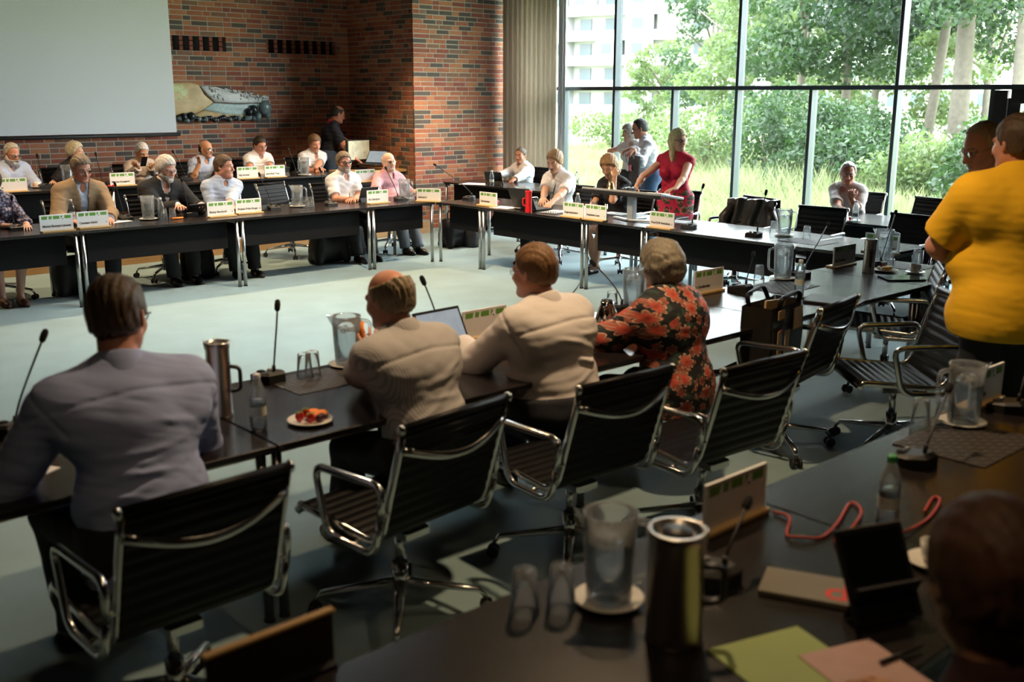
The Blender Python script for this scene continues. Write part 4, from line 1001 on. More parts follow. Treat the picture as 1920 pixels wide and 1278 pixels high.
    if jk:
        cloth('jacket', jk['m'], .026, 'jacket', -.1, .078, 0, .004, True, seed=int(x*5) % 50)
        collar('jacket_collar', jk['m'], .082, .026, .75, .026)
    if g('lanyard', None):
        b = MB()
        for sd in (1, -1):
            ps = [nb+rt*sd*.062+up*.012-fwd*.0, nb+rt*sd*.06+fwd*.085-up*.035, chest+Mc @ V3(sd*.03, .145+(.03 if fem else 0), -.02), waist+Mw @ V3(sd*.002, .150+belly, .03)]
            b.tube([Vector(q) for q in ps], .004, 6, flat=(1.6, .6))
        b.obj('lanyard', mk('lanyard_cord', (.015, .017, .025), .7), o)
        b = MB(); c_ = waist+Mw @ V3(0, .152+belly, -.01); b.box(tuple(c_), (.055, .004, .08), rot=Matrix([list(r_) for r_ in Mw])); b.obj('badge', m_card, o)
    # ---- trousers / skirt / shoes
    tr = g('tr', mk('black_trousers', (.014, .014, .017), .85))
    if legs_bare == 'trousers':
        A_ = np.array([pel, KN[1], KN[-1], AN[1], AN[-1]]); f = SDF(A_.min(0)-V3(.24*bw, .24*bw, .1), A_.max(0)+V3(.24*bw, .24*bw, .26), g('trh', .015))
        f.off = .02; f.ell(pel+V3(0, -.01, .02), (.165*bw, .125*bw, .125), Mp, .04); f.ell(waist-Mw @ V3(0, 0, .05), (.15*bw, .112*bw, .1), Mw, .05)
        if belly: f.ell(waist+Mw @ V3(0, .02+belly*.4, -.06), (.15*bw+belly*.3, .1+belly*.3, .08), Mw, .05)
        for sd in (1, -1):
            f.cone(HP[sd], KN[sd], .084*s*bw, .06*s, .04); f.cone(KN[sd], AN[sd]+V3(0, 0, .0), .06*s, .05, .03, cut=True)
        f.off = 0; f.noise(.005, 24, 9, True); f.plane(pel+Mp @ V3(0, 0, .1), Mp @ V3(0, 0, 1))
        me_ = f.mesh('trousers'); me_.materials.append(tr); link('trousers', me_, o)
    elif legs_bare == 'skirt':
        kn = (KN[1]+KN[-1])/2; f = SDF(np.minimum(pel, kn)-V3(.36, .36, .2), np.maximum(pel, kn)+V3(.36, .36, .2), .014); f.ell(pel+V3(0, -.01, .03), (.172*bw, .135*bw, .13), Mp, .04)
        for sd in (1, -1): f.cone(HP[sd]+V3(0, 0, .02), HP[sd]+(KN[sd]-HP[sd])*1.0, .115*bw, g('flare', .12), .10, cut=True)
        f.noise(.006, 22, 7, True, (1, 1, .2)); f.plane(pel+V3(0, 0, .13), V3(0, 0, 1)); me_ = f.mesh('skirt'); me_.materials.append(g('skm', tm)); link('skirt', me_, o)
    sm = g('shoe', mk('black_shoe_leather', (.012, .011, .011), .3, var=.2))
    for sd in (1, -1):
        a = AN[sd]; f = SDF(a-V3(.09, .12, .12), a+V3(.09, .26, .06), .009)
        lowcut = legs_bare != 'trousers'
        if not lowcut: f.cone(a+V3(0, 0, .03), a-V3(0, .0, .02), .043, .045, .01, cuta=True)
        f.cone(a+V3(0, -.03, -.052), a+V3(0, .1, -.056), .036, .041, .02); f.cone(a+V3(0, .1, -.056), a+V3(0, .165, -.064), .041, .03, .02)
        f.plane(a-V3(0, 0, .085), V3(0, 0, -1))
        if lowcut: f.ell(a+V3(0, .03, .01), (.036, .085, .055), None, .005, 's')
        me_ = f.mesh('shoe'); me_.materials.append(sm); link('shoe', me_, o)
    o['_j'] = 0; del o['_j']
    return o, dict(hc=hc, nb=nb, wr=WR, el=EL, pel=pel)
# ------------------------------------------------------------------ clothes
def wovenmat(nm, c1, c2, mode, scale, rough=.8, dist=.0):
    m = mk(nm, c1, rough, var=.05); N, L, p = nodes_of(m)
    t = N.new('ShaderNodeTexCoord'); sx_ = N.new('ShaderNodeSeparateXYZ'); L.new(t.outputs['Object'], sx_.inputs[0])
    def stripe(sock):
        a = N.new('ShaderNodeMath'); a.operation = 'MULTIPLY'; a.inputs[1].default_value = scale; L.new(sock, a.inputs[0])
        f = N.new('ShaderNodeMath'); f.operation = 'FRACT'; L.new(a.outputs[0], f.inputs[0])
        g_ = N.new('ShaderNodeMath'); g_.operation = 'GREATER_THAN'; g_.inputs[1].default_value = .55; L.new(f.outputs[0], g_.inputs[0]); return g_.outputs[0]
    ad = N.new('ShaderNodeMath'); ad.operation = 'ADD'; L.new(sx_.outputs['X'], ad.inputs[0])
    ml = N.new('ShaderNodeMath'); ml.operation = 'MULTIPLY'; ml.inputs[1].default_value = .55; L.new(sx_.outputs['Y'], ml.inputs[0]); L.new(ml.outputs[0], ad.inputs[1])
    f = stripe(ad.outputs[0])
    if mode == 'check':
        g2 = stripe(sx_.outputs['Z']); s2 = N.new('ShaderNodeMath'); s2.operation = 'ADD'; L.new(f, s2.inputs[0]); L.new(g2, s2.inputs[1])
        h2 = N.new('ShaderNodeMath'); h2.operation = 'MULTIPLY'; h2.inputs[1].default_value = .5; L.new(s2.outputs[0], h2.inputs[0]); f = h2.outputs[0]
    mx = N.new('ShaderNodeMix'); mx.data_type = 'RGBA'; mx.inputs[6].default_value = tuple(c1)+(1,); mx.inputs[7].default_value = tuple(c2)+(1,)
    L.new(f, mx.inputs[0]); base_from(m, mx.outputs[2]); return m
def floral(nm, ground, petal, petal2, leaf, scale, dens=.33):
    """flowers with pointed petals scattered on a dark ground, leaf strokes between"""
    m = mk(nm, ground, .75); N, L, p = nodes_of(m); t = N.new('ShaderNodeTexCoord')
    def math_(op, a, b=None, v=None):
        q = N.new('ShaderNodeMath'); q.operation = op; L.new(a, q.inputs[0])
        if b is not None: L.new(b, q.inputs[1])
        if v is not None: q.inputs[1].default_value = v
        return q.outputs[0]
    def layer(sc, off, npet):
        mp = N.new('ShaderNodeMapping'); mp.inputs['Location'].default_value = off; mp.inputs['Scale'].default_value = (sc, sc*.45, sc); L.new(t.outputs['Object'], mp.inputs[0])
        v = N.new('ShaderNodeTexVoronoi'); v.inputs['Scale'].default_value = 1; v.inputs['Randomness'].default_value = .8; L.new(mp.outputs[0], v.inputs['Vector'])
        d = N.new('ShaderNodeVectorMath'); d.operation = 'SUBTRACT'; L.new(mp.outputs[0], d.inputs[0]); L.new(v.outputs['Position'], d.inputs[1])
        s_ = N.new('ShaderNodeSeparateXYZ'); L.new(d.outputs[0], s_.inputs[0])
        an = N.new('ShaderNodeMath'); an.operation = 'ARCTAN2'; L.new(s_.outputs['X'], an.inputs[0]); L.new(s_.outputs['Z'], an.inputs[1])
        cs = math_('COSINE', math_('MULTIPLY', an.outputs[0], v=npet)); rad = math_('MULTIPLY_ADD', math_('ABSOLUTE', cs), v=.17)
        rad.node.inputs[2].default_value = dens-.15
        x2 = math_('MULTIPLY', s_.outputs['X'], s_.outputs['X']); z2 = math_('MULTIPLY', s_.outputs['Z'], s_.outputs['Z']); rr_ = math_('SQRT', math_('ADD', x2, z2))
        return math_('DIVIDE', rr_, rad), v
    q1, v1 = layer(scale, (.3, .1, .7), 4.0); q2, v2 = layer(scale*1.5, (3.3, 1.1, 2.7), 3.0); q3, v3 = layer(scale*1.3, (7.1, 5, 4), 1.5)
    def col(q, stops): r_ = ramp(N, stops, 'LINEAR'); L.new(q, r_.inputs[0]); return r_.outputs[0]
    def over(base, top_, q, thr):
        lt = N.new('ShaderNodeMath'); lt.operation = 'LESS_THAN'; lt.inputs[1].default_value = thr; L.new(q, lt.inputs[0])
        mx = N.new('ShaderNodeMix'); mx.data_type = 'RGBA'; L.new(lt.outputs[0], mx.inputs[0]); L.new(base, mx.inputs[6]); L.new(top_, mx.inputs[7]); return mx.outputs[2]
    bg = N.new('ShaderNodeRGB'); bg.outputs[0].default_value = tuple(ground)+(1,)
    c = over(bg.outputs[0], col(q3, [(0, leaf), (1, tuple(k*.4 for k in leaf))]), q3, 1.0)
    c = over(c, col(q2, [(0, petal2), (.5, tuple(k*.6 for k in petal2)), (.9, tuple(min(1, k*1.2+.05) for k in petal2))]), q2, .95)
    c = over(c, col(q1, [(0, tuple(k*.5 for k in petal)), (.35, petal), (.8, petal2), (.97, (.7, .45, .33))]), q1, 1.0)
    base_from(m, c); return m
m_blue = mk('pale_blue_shirt', (.34, .41, .70), .8, var=.06, bump=.12, bs=300)
m_blue2 = wovenmat('light_blue_fine_stripe', (.46, .54, .70), (.36, .43, .62), 'stripe', 160)
m_blue3 = mk('soft_blue_shirt', (.42, .49, .62), .8, var=.07)
m_wht = mk('white_cotton', (.74, .74, .76), .8, var=.04)
m_wht2 = wovenmat('white_fine_stripe', (.74, .74, .77), (.60, .62, .70), 'stripe', 130)
m_str = wovenmat('cream_brown_stripe', (.66, .60, .54), (.34, .24, .20), 'stripe', 62)
m_str2 = wovenmat('pale_beige_stripe', (.60, .55, .52), (.50, .43, .42), 'stripe', 90)
m_chk = wovenmat('red_white_gingham', (.68, .50, .53), (.42, .03, .08), 'check', 72)
m_tan = mk('tan_wool_blazer', (.30, .20, .115), .9, var=.12, vs=40, bump=.2, bs=250)
m_blk = mk('black_wool_jacket', (.014, .013, .014), .85)
m_navyp = mk('navy_polo', (.010, .013, .024), .85)
m_cream = mk('cream_shirt', (.66, .61, .60), .8, var=.05, bump=.1, bs=260)
m_beige = wovenmat('beige_stripe_shirt', (.50, .48, .48), (.36, .34, .35), 'stripe', 95)
m_yel = mk('yellow_tshirt', (.78, .44, .01), .85, var=.06, bump=.1, bs=240)
m_red = mk('red_dress', (.50, .012, .05), .7, var=.1)
m_redf = floral('red_skirt_print', (.50, .012, .06), (.03, .035, .01), (.06, .06, .02), (.05, .05, .015), 7.5, .30)
m_flor = floral('dark_floral_blouse', (.010, .011, .012), (.55, .075, .045), (.36, .10, .06), (.045, .075, .06), 9.5, .36)
m_flor2 = floral('navy_speckled_dress', (.012, .014, .035), (.35, .33, .36), (.10, .14, .30), (.15, .05, .04), 26, .33)
m_blackt = mk('black_top', (.012, .012, .014), .8)
m_wlace = mk('white_patterned_top', (.66, .65, .67), .8, var=.25, vs=60)
m_jeans = mk('blue_jeans', (.05, .09, .17), .9, var=.2, vs=30)
m_grey = mk('grey_trousers', (.14, .15, .17), .9, var=.1)
m_brownsh = mk('brown_shoe', (.09, .035, .025), .4)
GREY = ('grey', (.50, .46, .41)); WHITE = ('white', (.78, .75, .70)); SANDY = ('sandy', (.30, .21, .12)); BROWN = ('brown', (.085, .05, .028)); DARK = ('dark', (.028, .020, .015))
RUST = ('rust', (.17, .085, .035)); BLOND = ('blond', (.78, .57, .29)); SILV = ('silver', (.46, .42, .34)); GREYB = ('greybrown', (.17, .125, .085))
FB = ('black', (.012, .012, .014)); FT = ('thin', (.16, .15, .15), .8)
def head_at(px, py, **k):
    return atX(px, py, k['X']) if 'X' in k else atY(px, py, k['Y'])
PEOPLE = {}
def seat_person(key, label, fit, face, sp, chair_label=None, z0=0.0, chair_turn=0.0, back=.05):
    sp = dict(sp); sp['fit'] = fit; o, j = person(label, 0, 0, face, sp, z0)
    PEOPLE[key] = (o, j); b = Vector(o.location); d = Matrix.Rotation(face, 3, 'Z') @ Vector((0, back, 0))
    if chair_label: put_chair(b.x+d.x, b.y+d.y, face+chair_turn, chair_label, z0)
    return o
TZ = .745
def onY(px, Y, z=.745, py=398): q = atY(px, py, Y); return (q[0], q[1], z)
def onX(px, X, z=.745, py=398): q = atX(px, py, X); return (q[0], q[1], z)
# ---- row before the brick wall (facing the middle of the room)
seat_person('a1', 'woman in navy speckled dress at the left edge of the front row', head_at(-18, 338, Y=10.6), PI, dict(fem=True, style='bob', hair=BROWN, top_=dict(m=m_flor2, sl='three', collar=False, vee=.09, n='dress', hem=-.12), hw_=(onY(20, 10.3), onY(48, 10.25)), head=(-.3, .25, 0), legs='skirt', feet=((.1, .38, 0), (-.05, .42, 0)), shoe=m_brownsh), 'ribbed chair of the woman in speckled dress at left edge')
seat_person('a2', 'man in tan blazer over open blue shirt behind two name plates', head_at(153, 316, Y=10.62), PI, dict(style='short', hair=GREYB, glasses=FT, skin='ruddy', jacket=dict(m=m_tan), top_=dict(m=m_blue3, vee=.12), hw_=(onY(137, 10.28), onY(204, 10.25)), head=(.05, .3, 0), lean=(.12, .18, .25), gaze=0), 'ribbed chair of the man in tan blazer')
seat_person('a3', 'grey haired bearded man in black jacket holding a dark tablet', head_at(312, 316, Y=10.62), PI, dict(style='short', hair=GREY, beard=('whitebeard', (.5, .46, .42)), glasses=FT, skin='ruddy', jacket=dict(m=m_blk), top_=dict(m=m_str2, vee=.14), hw_=(onY(336, 10.28, .82, 385), onY(378, 10.3, .80, 385)), hdir=((.35, .8, .1), (.5, .6, .2)), head=(.25, .32, 0), lean=(.15, .22, .3), w=1.05, vol=.02), 'ribbed chair of the man in black jacket')
seat_person('a4', 'man in light blue shirt with folded arms looking towards the empty chair', head_at(421, 312, Y=10.66), PI, dict(style='short', hair=BROWN, skin='ruddy', jaw=1.06, fat=.006, top_=dict(m=m_blue3, sl='rolled', vee=.05), hw_=(onY(440, 10.4, .75), onY(424, 10.34, .75)), hdir=((.9, .4, 0), (-.9, .4, 0)), head=(.55, .05, 0), lean=(.05, .1, .15), w=1.06, belly=.03), 'ribbed chair of the man in light blue shirt')
seat_person('a5', 'bearded man in black glasses and short sleeved white shirt behind tablet stand', head_at(645, 304, Y=10.72), PI, dict(style='short', hair=GREYB, beard=('salt', (.40, .34, .29)), glasses=FB, skin='ruddy', top_=dict(m=m_wht, sl='short', vee=.08), hw_=(onY(662, 10.38, .75), onY(668, 10.42, .75)), hdir=((.8, .5, 0), None), head=(-.12, .06, 0), lean=(.08, .1, .12), w=1.08, belly=.06, part=.15), 'ribbed chair of the man with black glasses and beard')
seat_person('a6', 'bald smiling man in red and white checked shirt at the corner', head_at(729, 303, Y=10.85), PI, dict(style='buzz', crown=.035, vol=.004, hair=SILV, brow=False, glasses=FT, skin='pale', fat=.012, top_=dict(m=m_chk, sl='rolled', vee=.06), hw_=(onY(706, 10.45, .75, 370), onY(782, 10.6, .76, 370)), head=(-.12, .0, .06), lean=(.0, .04, .1), w=1.14, belly=.09, tr=m_grey, feet=((.04, .42, 0), (-.1, .5, 0))), 'ribbed chair of the man in checked shirt')
# ---- podium row under the screen
Z2 = POD; TZ2 = .715+POD+.03
seat_person('p1', 'large bearded man in blue shirt under the projection screen', head_at(23, 288, Y=13.05), PI, dict(style='receding', hair=SILV, beard=('whitebeard', (.5, .46, .42)), bvol=.014, glasses=FB, skin='ruddy', fat=.012, top_=dict(m=m_blue2, vee=.05), hw_=(onY(40, 12.72, TZ2, 345), onY(66, 12.75, TZ2, 345)), hdir=((.4, .9, 0), (-.6, .7, 0)), head=(.25, .35, 0), lean=(.12, .2, .25), w=1.22, belly=.09, armr=1.1), 'podium chair of the large bearded man', Z2)
seat_person('p2', 'woman with short blond hair and black top turning away', head_at(142, 284, Y=13.1), PI, dict(fem=True, style='short', vol=.026, hair=('ashblond', (.66, .55, .36)), skin='fair', top_=dict(m=m_blackt, sl='short', collar=False, vee=.08), hw_=(onY(98, 12.9, TZ2, 340), onY(150, 12.75, TZ2, 340)), head=(.85, .05, 0), twist=.3, lean=(.05, .1, .15), glasses=None), 'podium chair behind the woman in black top', Z2, .2)
seat_person('p3', 'thin white haired man in striped shirt looking at his phone', head_at(267, 290, Y=13.1), PI, dict(style='short', vol=.012, hair=WHITE, skin='tan', top_=dict(m=m_str, sl='long', vee=.03), hw_=(onY(260, 12.82, 1.06, 320), onY(284, 12.8, 1.06, 320)), hdir=((.7, .4, .6), (-.7, .5, .6)), palm=((-.3, -.4, .6), (.3, -.4, .6)), curl=(.8, .8), head=(.0, .38, 0), lean=(.04, .1, .2), w=.98), 'podium chair of the man with the phone', Z2)
seat_person('p4', 'bald man in pale blue shirt touching his glasses', head_at(387, 287, Y=13.05), PI, dict(style='buzz', crown=.02, vol=.004, hair=DARK, glasses=FB, skin='tan', top_=dict(m=m_blue2, sl='short', vee=.05), hw_=(tuple(atY(373, 308, 12.93)), onY(408, 12.75, TZ2, 340)), hdir=((-.12, -.1, .95), None), palm=((1, .2, -.2), None), curl=(.7, .4), hint=((.4, .3, -1), (-.7, -.3, -1)), head=(.45, .15, 0), lean=(.08, .15, .2), w=1.04), 'podium chair of the bald man touching his glasses', Z2)
seat_person('p5', 'dark haired man in short sleeved white shirt reading at the podium table', head_at(488, 272, Y=13.1), PI, dict(style='short', vol=.011, hair=DARK, glasses=FT, skin='ruddy', fat=.008, top_=dict(m=m_wht, sl='short', vee=.06), hw_=(onY(476, 12.75, TZ2, 325), onY(508, 12.75, TZ2, 320)), head=(.05, .35, 0), lean=(.04, .1, .18), w=1.1, belly=.07), 'podium chair of the dark haired man reading', Z2)
seat_person('p6', 'brown haired man in white shirt leaning on the podium table behind a pitcher', head_at(590, 269, Y=13.05), PI, dict(style='short', vol=.022, hair=('chestnut', (.16, .09, .045)), skin='ruddy', top_=dict(m=m_wht2, sl='short', vee=.10), hw_=(onY(604, 12.78, TZ2, 328), onY(590, 12.74, TZ2, 328)), hdir=((.9, .4, 0), (-.9, .4, 0)), head=(-.05, .25, 0), lean=(.1, .2, .25), w=1.04), 'podium chair of the brown haired man', Z2)
seat_person('p7', 'standing man in navy polo with red collar reaching to a laptop', head_at(634, 214, Y=13.30), -2.0, dict(seat=False, style='buzz', crown=.075, vol=.006, hair=DARK, glasses=FT, skin='ruddy', top_=dict(m=m_navyp, sl='short', vee=.05, cm=mk('red_collar', (.45, .03, .03), .8), hem=-.08), hw_=(onY(668, 12.95, 1.02, 310), onY(690, 12.85, 1.05, 300)), hdir=((.2, .8, -.5), (-.1, .9, -.3)), head=(.15, .35, 0), lean=(.12, .18, .25), tr=m_jeans, w=1.08), None, Z2)
# ---- row before the window (facing into the room)
FB_ = PI/2
seat_person('w1', 'young man in white polo shirt typing behind a black laptop', head_at(1040, 302, X=8.62), FB_, dict(style='short', vol=.016, hair=('lightbrown', (.33, .20, .10)), skin='fair', part=.3, top_=dict(m=m_wht, sl='short', vee=.1), lanyard=1, hw_=(onX(1016, 8.22), onX(1032, 8.2)), head=(.25, .38, 0), lean=(.06, .12, .2), w=.96, h=.006), 'ribbed chair of the young man in white polo')
seat_person('w2', 'short haired woman in black top resting her face on her hand', head_at(1142, 312, X=8.58), FB_, dict(fem=True, style='short', vol=.024, hair=('honey', (.36, .21, .09)), skin='tan', top_=dict(m=m_blackt, sl='short', collar=False, vee=.09), hw_=(onX(1106, 8.25), onX(1152, 8.46, 1.09, 345)), hdir=(None, (.4, -.3, .8)), palm=(None, (.5, -.7, 0)), curl=(.5, .8), hint=((.7, -.3, -1), (-.1, .5, -1)), head=(.3, .42, .1), lean=(.2, .3, .35), legs='bare', feet=((.1, .3, 0), (-.02, .45, 0)), h=.006), 'ribbed chair behind the woman resting her face on her hand')
seat_person('w3', 'standing blond woman in red dress at the grey lectern', head_at(1272, 263, X=8.72), FB_+.45, dict(seat=False, fem=True, style='long', hair=BLOND, glasses=FB, skin='fair', earring=True, top_=dict(m=m_red, sl='none', collar=False, vee=.1, neckr=.075, n='dress', hem=-.02, wr=.008), skm=m_redf, legs='skirt', flare=.13, hw_=(tuple(atX(1192, 352, 8.3)), tuple(atX(1257, 372, 8.22))), hdir=((.1, .9, -.2), (.6, .7, -.2)), hint=((.9, -.5, -.4), (-.8, -.6, -.6)), head=(.85, .02, 0), lean=(.1, .05, .05), h=.006, twist=-.1), None)
seat_person('w4', 'man in pale grey shirt with lanyard before the curtain', head_at(976, 291, X=10.5), FB_, dict(style='buzz', vol=.008, hair=('cropped', (.12, .09, .07)), skin='ruddy', top_=dict(m=m_wht2, sl='long', vee=.07), lanyard=1, hw_=(onX(935, 10.12, .80, 340), onX(962, 10.1, .745, 350)), hdir=((-.5, .8, .3), None), head=(.32, .1, 0), lean=(.02, .06, .1), w=1.06), 'ribbed chair of the man before the curtain')
seat_person('w5', 'woman with blond bob and white patterned top standing at the window', head_at(1180, 248, X=11.0), FB_+.3, dict(seat=False, fem=True, style='bob', hair=('paleblond', (.82, .73, .56)), skin='fair', top_=dict(m=m_wlace, sl='cap', collar=False, vee=.12, hem=-.1), lanyard=1, hw_=(onX(1150, 10.95, 1.0, 320), onX(1188, 10.72, 1.12, 300)), hint=((1, -.4, -.1), (-.6, -.3, -1)), head=(-.9, .2, 0), lean=(.02, .05, .1), w=1.0), None)
seat_person('w6', 'dark haired man in white shirt leaning close with a black folder', head_at(1199, 241, X=10.55), FB_-.75, dict(seat=False, style='receding', vol=.009, hair=('charcoal', (.045, .042, .042)), glasses=FB, skin='ruddy', top_=dict(m=m_wht2, sl='long', vee=.03, hem=-.02), hw_=(onX(1190, 10.3, 1.26, 295), onX(1183, 10.3, 1.28, 295)), hdir=((-.5, .6, -.3), (.5, .6, -.3)), hint=((.8, -.6, -.6), (-.7, -.3, -1)), head=(-.05, .32, 0), lean=(.14, .2, .28), tr=m_jeans, belly=.03), None)
seat_person('w7', 'grey haired man in pale striped shirt with hand at mouth by the window', head_at(1590, 325, X=10.45), FB_, dict(style='receding', vol=.013, hair=WHITE, glasses=FT, skin='ruddy', top_=dict(m=m_str2, sl='rolled', vee=.05), hw_=(onX(1574, 10.1, .75, 405), tuple(atX(1596, 372, 10.2))), hdir=((-.8, .3, 0), (.25, -.25, .9)), palm=(None, (.3, -.9, 0)), curl=(.4, .9), hint=((.7, -.2, -1), (-.35, .5, -1)), head=(.6, .16, 0), lean=(.15, .22, .28), w=1.1), 'ribbed chair of the grey haired man by the window')
# ---- near row, seen from behind
CF = 0.0
seat_person('c1', 'man in lavender blue shirt seen from behind at left', head_at(222, 592, Y=3.34), CF, dict(style='short', vol=.011, hair=('darkbrown', (.075, .045, .025)), glasses=FB, skin='ruddy', th=.0065, top_=dict(m=m_blue, seams=1, sl='long', neckr=.066, wr=.003, hem=-.12, off=.014), hands=((.14, .52, .76), (-.22, .52, .76)), hint=((.75, -.15, -1), (-.75, -.15, -1)), head=(-.8, .22, -.06), lean=(.22, .34, .40), w=1.2, armr=1.18, belly=.05, h=.0062, hh=.006, sw=.2), None)
seat_person('c2', 'balding man in beige shirt eating at the near row', head_at(728, 560, Y=3.42), CF, dict(style='fringe', crown=.055, vol=.012, hn=.006, hair=('sandgrey', (.25, .19, .115)), skin='ruddy', th=.0065, top_=dict(m=m_beige, seams=1, sl='long', neckr=.066, wr=.0028), hw_=(None, tuple(atY(690, 676, 3.72))), hands=((.2, .5, .76), (-.3, .5, .76)), hdir=(None, (.2, .3, .8)), hint=((.6, -.3, -1), (-1, -.25, -.8)), head=(.22, .22, .05), twist=.12, lean=(.22, .36, .42), w=1.22, armr=1.25, sw=.2, h=.0062, hh=.006), None)
seat_person('c3', 'red haired man in cream shirt seen from behind', head_at(1000, 508, Y=3.42), CF, dict(style='short', vol=.012, hair=RUST, glasses=FT, skin='ruddy', th=.0065, top_=dict(m=m_cream, seams=1, sl='long', neckr=.066, wr=.0026), hands=((.2, .5, .77), (-.16, .5, .77)), hint=((.7, -.15, -1), (-.8, -.1, -1)), head=(.2, .12, .03), twist=.08, lean=(.12, .24, .30), w=1.42, armr=1.3, sw=.215, belly=.06, h=.0062, hh=.006, tr=mk('dark_jeans', (.02, .022, .03), .9, var=.3, vs=30)), None)
seat_person('c4', 'grey curly haired woman in dark floral blouse seen from behind', head_at(1239, 500, Y=3.30), CF, dict(fem=True, style='wavy', vol=.036, hair=('ashgrey', (.21, .18, .135)), skin='fair', top_=dict(m=m_flor, sl='long', collar=False, vee=0, neckr=.06, hem=-.14, wr=.004, off=.026), hands=((.15, .48, .77), (-.24, .46, .77)), hint=((.6, -.2, -1), (-.8, -.1, -1)), head=(.02, .1, 0), lean=(.1, .18, .2), w=1.15, armr=1.15, h=.0062, hh=.006, feet=((.14, .42, 0), (-.05, .36, 0))), None)
# ---- standing by the right edge
seat_person('r1', 'large man in yellow t-shirt standing with his back turned', head_at(1904, 268, Y=2.12), -.62, dict(seat=False, style='short', vol=.012, hair=('darkbrown', (.075, .045, .025)), skin='ruddy', top_=dict(m=m_yel, sl='short', collar=False, neckr=.064, vee=0, hem=-.20, wr=.0025, off=.03), hands=((.12, .42, 1.16), (-.12, .42, 1.14)), hint=((1, -.3, -.6), (-1, -.3, -.55)), hdir=((-.8, .6, .1), (.8, .6, .1)), head=(.25, .1, 0), lean=(.03, .06, .1), w=1.3, belly=.12, armr=1.3, sw=.215, h=.0062, tr=mk('dark_navy_trousers', (.010, .011, .018), .85)), None)
seat_person('r2', 'balding man with glasses standing in front of the man in yellow', head_at(1842, 277, Y=2.62), 1.05, dict(w=.92, hs=1.06, seat=False, style='receding', vol=.008, hair=('thin', (.42, .30, .18)), glasses=FT, skin='ruddy', top_=dict(m=m_wht2, sl='long'), hands=((.0, .3, 1.0), (-.12, .3, 1.0)), head=(.05, .35, 0), lean=(.3, .4, .42), h=.0062), None)
# ---- foreground sitter, cut by the lower right corner
seat_person('f1', 'blurred person in dark red jacket from behind in lower right foreground', head_at(1850, 1085, Y=.62), 0.0, dict(style='short', vol=.016, hair=('auburn', (.10, .045, .025)), skin='tan', top_=dict(m=mk('dark_red_jacket', (.035, .008, .008), .9), sl='long', wr=.006), hands=((.3, .35, .76), (.06, .32, .76)), head=(-.7, .25, 0), lean=(.12, .2, .25), h=.007), 'foreground chair of the blurred person')
# ---- remaining chairs
put_chair(1.18, 2.93, .03, 'chair behind the man in lavender blue shirt, back to camera')
put_chair(2.12, 3.02, .11, 'chair behind the balding man in beige shirt, back to camera')
put_chair(2.95, 2.93, -.04, 'chair behind the red haired man, back to camera')
put_chair(3.58, 2.72, -.07, 'chair behind the floral blouse, pulled out from the table')
put_chair(4.84, 3.18, .17, 'chair holding the tote bag at the near row')
q = at(553, 480, 0); put_chair(q[0], q[1], PI+.35, 'empty grey ribbed chair between the men in light blue and white shirts')
put_chair(8.98, 9.42, PI/2+.1, 'empty chair with thin arms left of the young man in polo')
put_chair(10.6, 9.25, PI/2-.1, 'empty ribbed chair behind the young man, at the second row')
put_chair(9.1, 7.5, PI/2+.25, 'ribbed chair pushed back behind the lectern')
put_chair(9.12, 6.62, PI/2-.3, 'empty chair left of the chair with the jacket')
put_chair(8.66, 6.24, PI/2+.15, 'empty chair with a dark jacket over its back')
put_chair(8.74, 5.50, PI/2+.05, 'empty ribbed chair between jacket chair and steel flask')
put_chair(8.78, 4.62, PI/2-.12, 'empty ribbed chair right of the tall steel flask')
put_chair(10.45, 5.3, PI/2-.25, 'ribbed chair right of the grey haired man by the window')
put_chair(10.3, 4.35, PI/2+.1, 'empty ribbed chair nearest the glazed door')
q = at(1655, 604, .45); put_chair(q[0], q[1], .55, 'empty chair with seat ribs catching light, left of the man in yellow')
q = at(1668, 698, .45); put_chair(q[0], q[1], .85, 'lower empty chair between floral blouse chair and the man in yellow')
# ================================================================== THINGS ON THE TABLES
RECTS = [(1.785, 7.56, YA, YA+.87, .715), (XB, XB+.87, 4.10, 9.76, .715), (.125-1.6, 7.5, YC-.87, YC, .715), (-.64, 4.235, YD-.87, YD, .715), (1.44, 7.94, 12.25, 13.12, .885), (9.45, 10.32, 8.75, 12.0, .715), (9.45, 10.32, 2.8, 6.05, .715)]
def tb(px, py, z=.715, m=.05, sh=(0, 0)):
    """point on the nearest table top, kept m inside its edges"""
    q = at(px, py, z)+np.array([sh[0], sh[1], 0]); best = None
    for x0, x1, y0, y1, zz in RECTS:
        if abs(zz-z) > .05: continue
        c = np.array([min(max(q[0], x0+m), x1-m), min(max(q[1], y0+m), y1-m), z]); d = np.hypot(*(c-q)[:2])
        if best is None or d < best[0]: best = (d, c)
    return best[1] if best[0] < .8 else q
def P3(q): return (float(q[0]), float(q[1]), float(q[2]))
